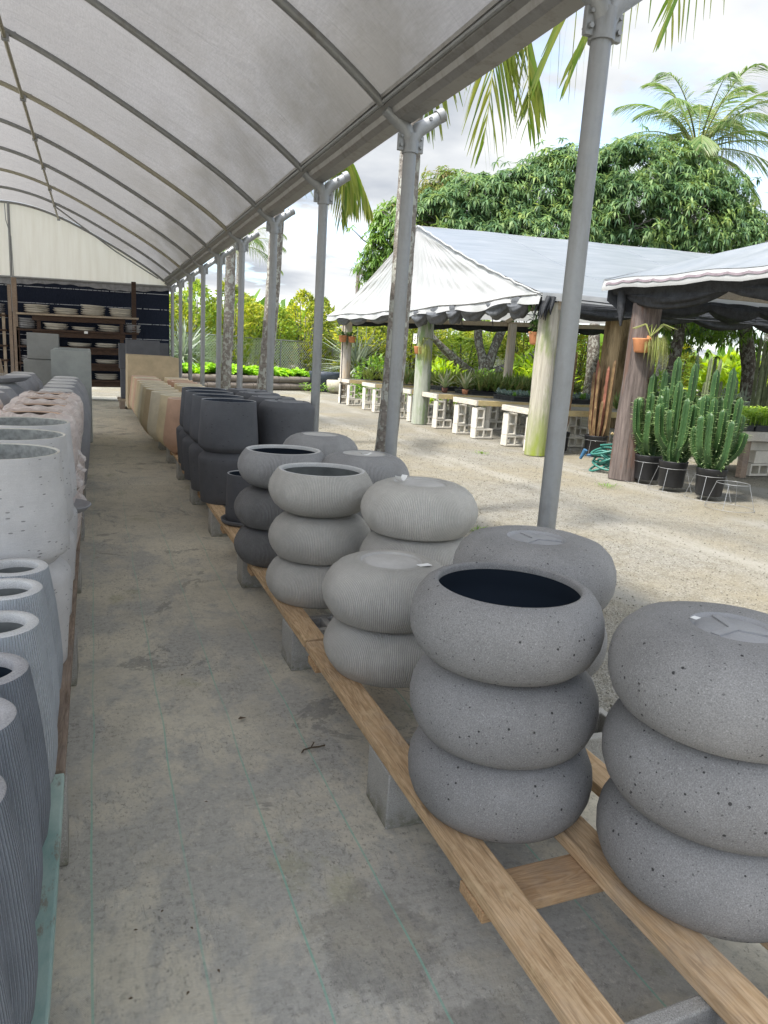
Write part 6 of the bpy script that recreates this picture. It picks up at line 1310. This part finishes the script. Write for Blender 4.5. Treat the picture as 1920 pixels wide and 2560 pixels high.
t = thing('round_planter', 'beige round bowl planter on the gravel by the log wall end', 'planter', (8.45, 26.0, 0)); m = MB(); m.lathe([(0, 0), (.2, 0), (.36, .12), (.40, .3), (.40, .46), (.37, .48), (.34, .44), (.3, .2), (0, .15)], 30); m.build('bowl', plain('beige_glaze', (.42, .39, .31), .6), t)
t = thing('dark_tub', 'dark blue-grey tub behind the beige bowl planter', 'planter', (8.3, 27.0, 0)); m = MB(); m.lathe([(0, 0), (.55, 0), (.62, .6), (.66, .74), (.6, .74), (.5, .5), (0, .45)], 30); m.build('tub', plain('dark_tub_plastic', (.045, .055, .075), .5), t)
t = thing('bonsai_tray', 'black shallow pot standing on the far corner table', 'planter', (8.0, 20.6, .75)); m = MB(); m.lathe([(0, 0), (.2, 0), (.25, .12), (.34, .2), (.34, .24), (.3, .24), (.2, .1), (0, .08)], 26); m.build('pot', trayM, t)
t = thing('utility_pole', 'distant wooden utility pole above the hedge', 'pole', (20.9, 60, 0)); m = MB(); m.tube([(0, 0, 0), (0, 0, 9.0)], .16, 8); m.build('mast', mt['log'], t); m = MB(); m.box((-.1, -.1, 7.3), (.35, .1, 7.5)); m.box((.15, -.08, 8.1), (.4, .08, 8.6)); m.build('bracket', mt['log'], t)
m = MB()
for i in range(14): 
    pass
g3 = np.random.default_rng(5); n = 5000; X = g3.uniform(-90, 120, n); Yd = g3.uniform(75, 95, n); Z = g3.uniform(.2, 1, n) * (4 + 1.6 * np.sin(X * .13) + np.sin(X * .41)); m.leaves(np.stack([X, Yd, Z], 1), g3.normal(size=(n, 3)), g3.normal(size=(n, 3)), 2.6, 1.6, 0, .2); tag(m.build('treeline', mt['bush']), 'far green treeline closing the horizon beyond the hedge', 'treeline', kind='stuff')

for i, (x, y, lb) in enumerate(((6.1, 7.35, 'small green weed tuft in the gravel before the dark red pole'), (5.9, 10.3, 'small green weed tuft in the gravel near the mossy pole'), (3.1, 5.4, 'small green weed tuft in the gravel by the palm behind the second post'))):
    g4 = np.random.default_rng(70 + i); n = 60; a = g4.uniform(0, 6.28, n); rr = g4.uniform(0, .16, n); m = MB()
    m.leaves(np.stack([np.cos(a) * rr, np.sin(a) * rr, np.full(n, -.01)], 1), np.stack([np.cos(a), np.sin(a), g4.uniform(.3, 1.6, n)], 1), np.tile((0, 0, 1.), (n, 1)), g4.uniform(.03, .075, n), .008, 0, .2)
    tag(m.build('weed_tuft', mt['bush'], None, (x, y, 0)), lb, 'weed', 'weed tufts in the gravel')
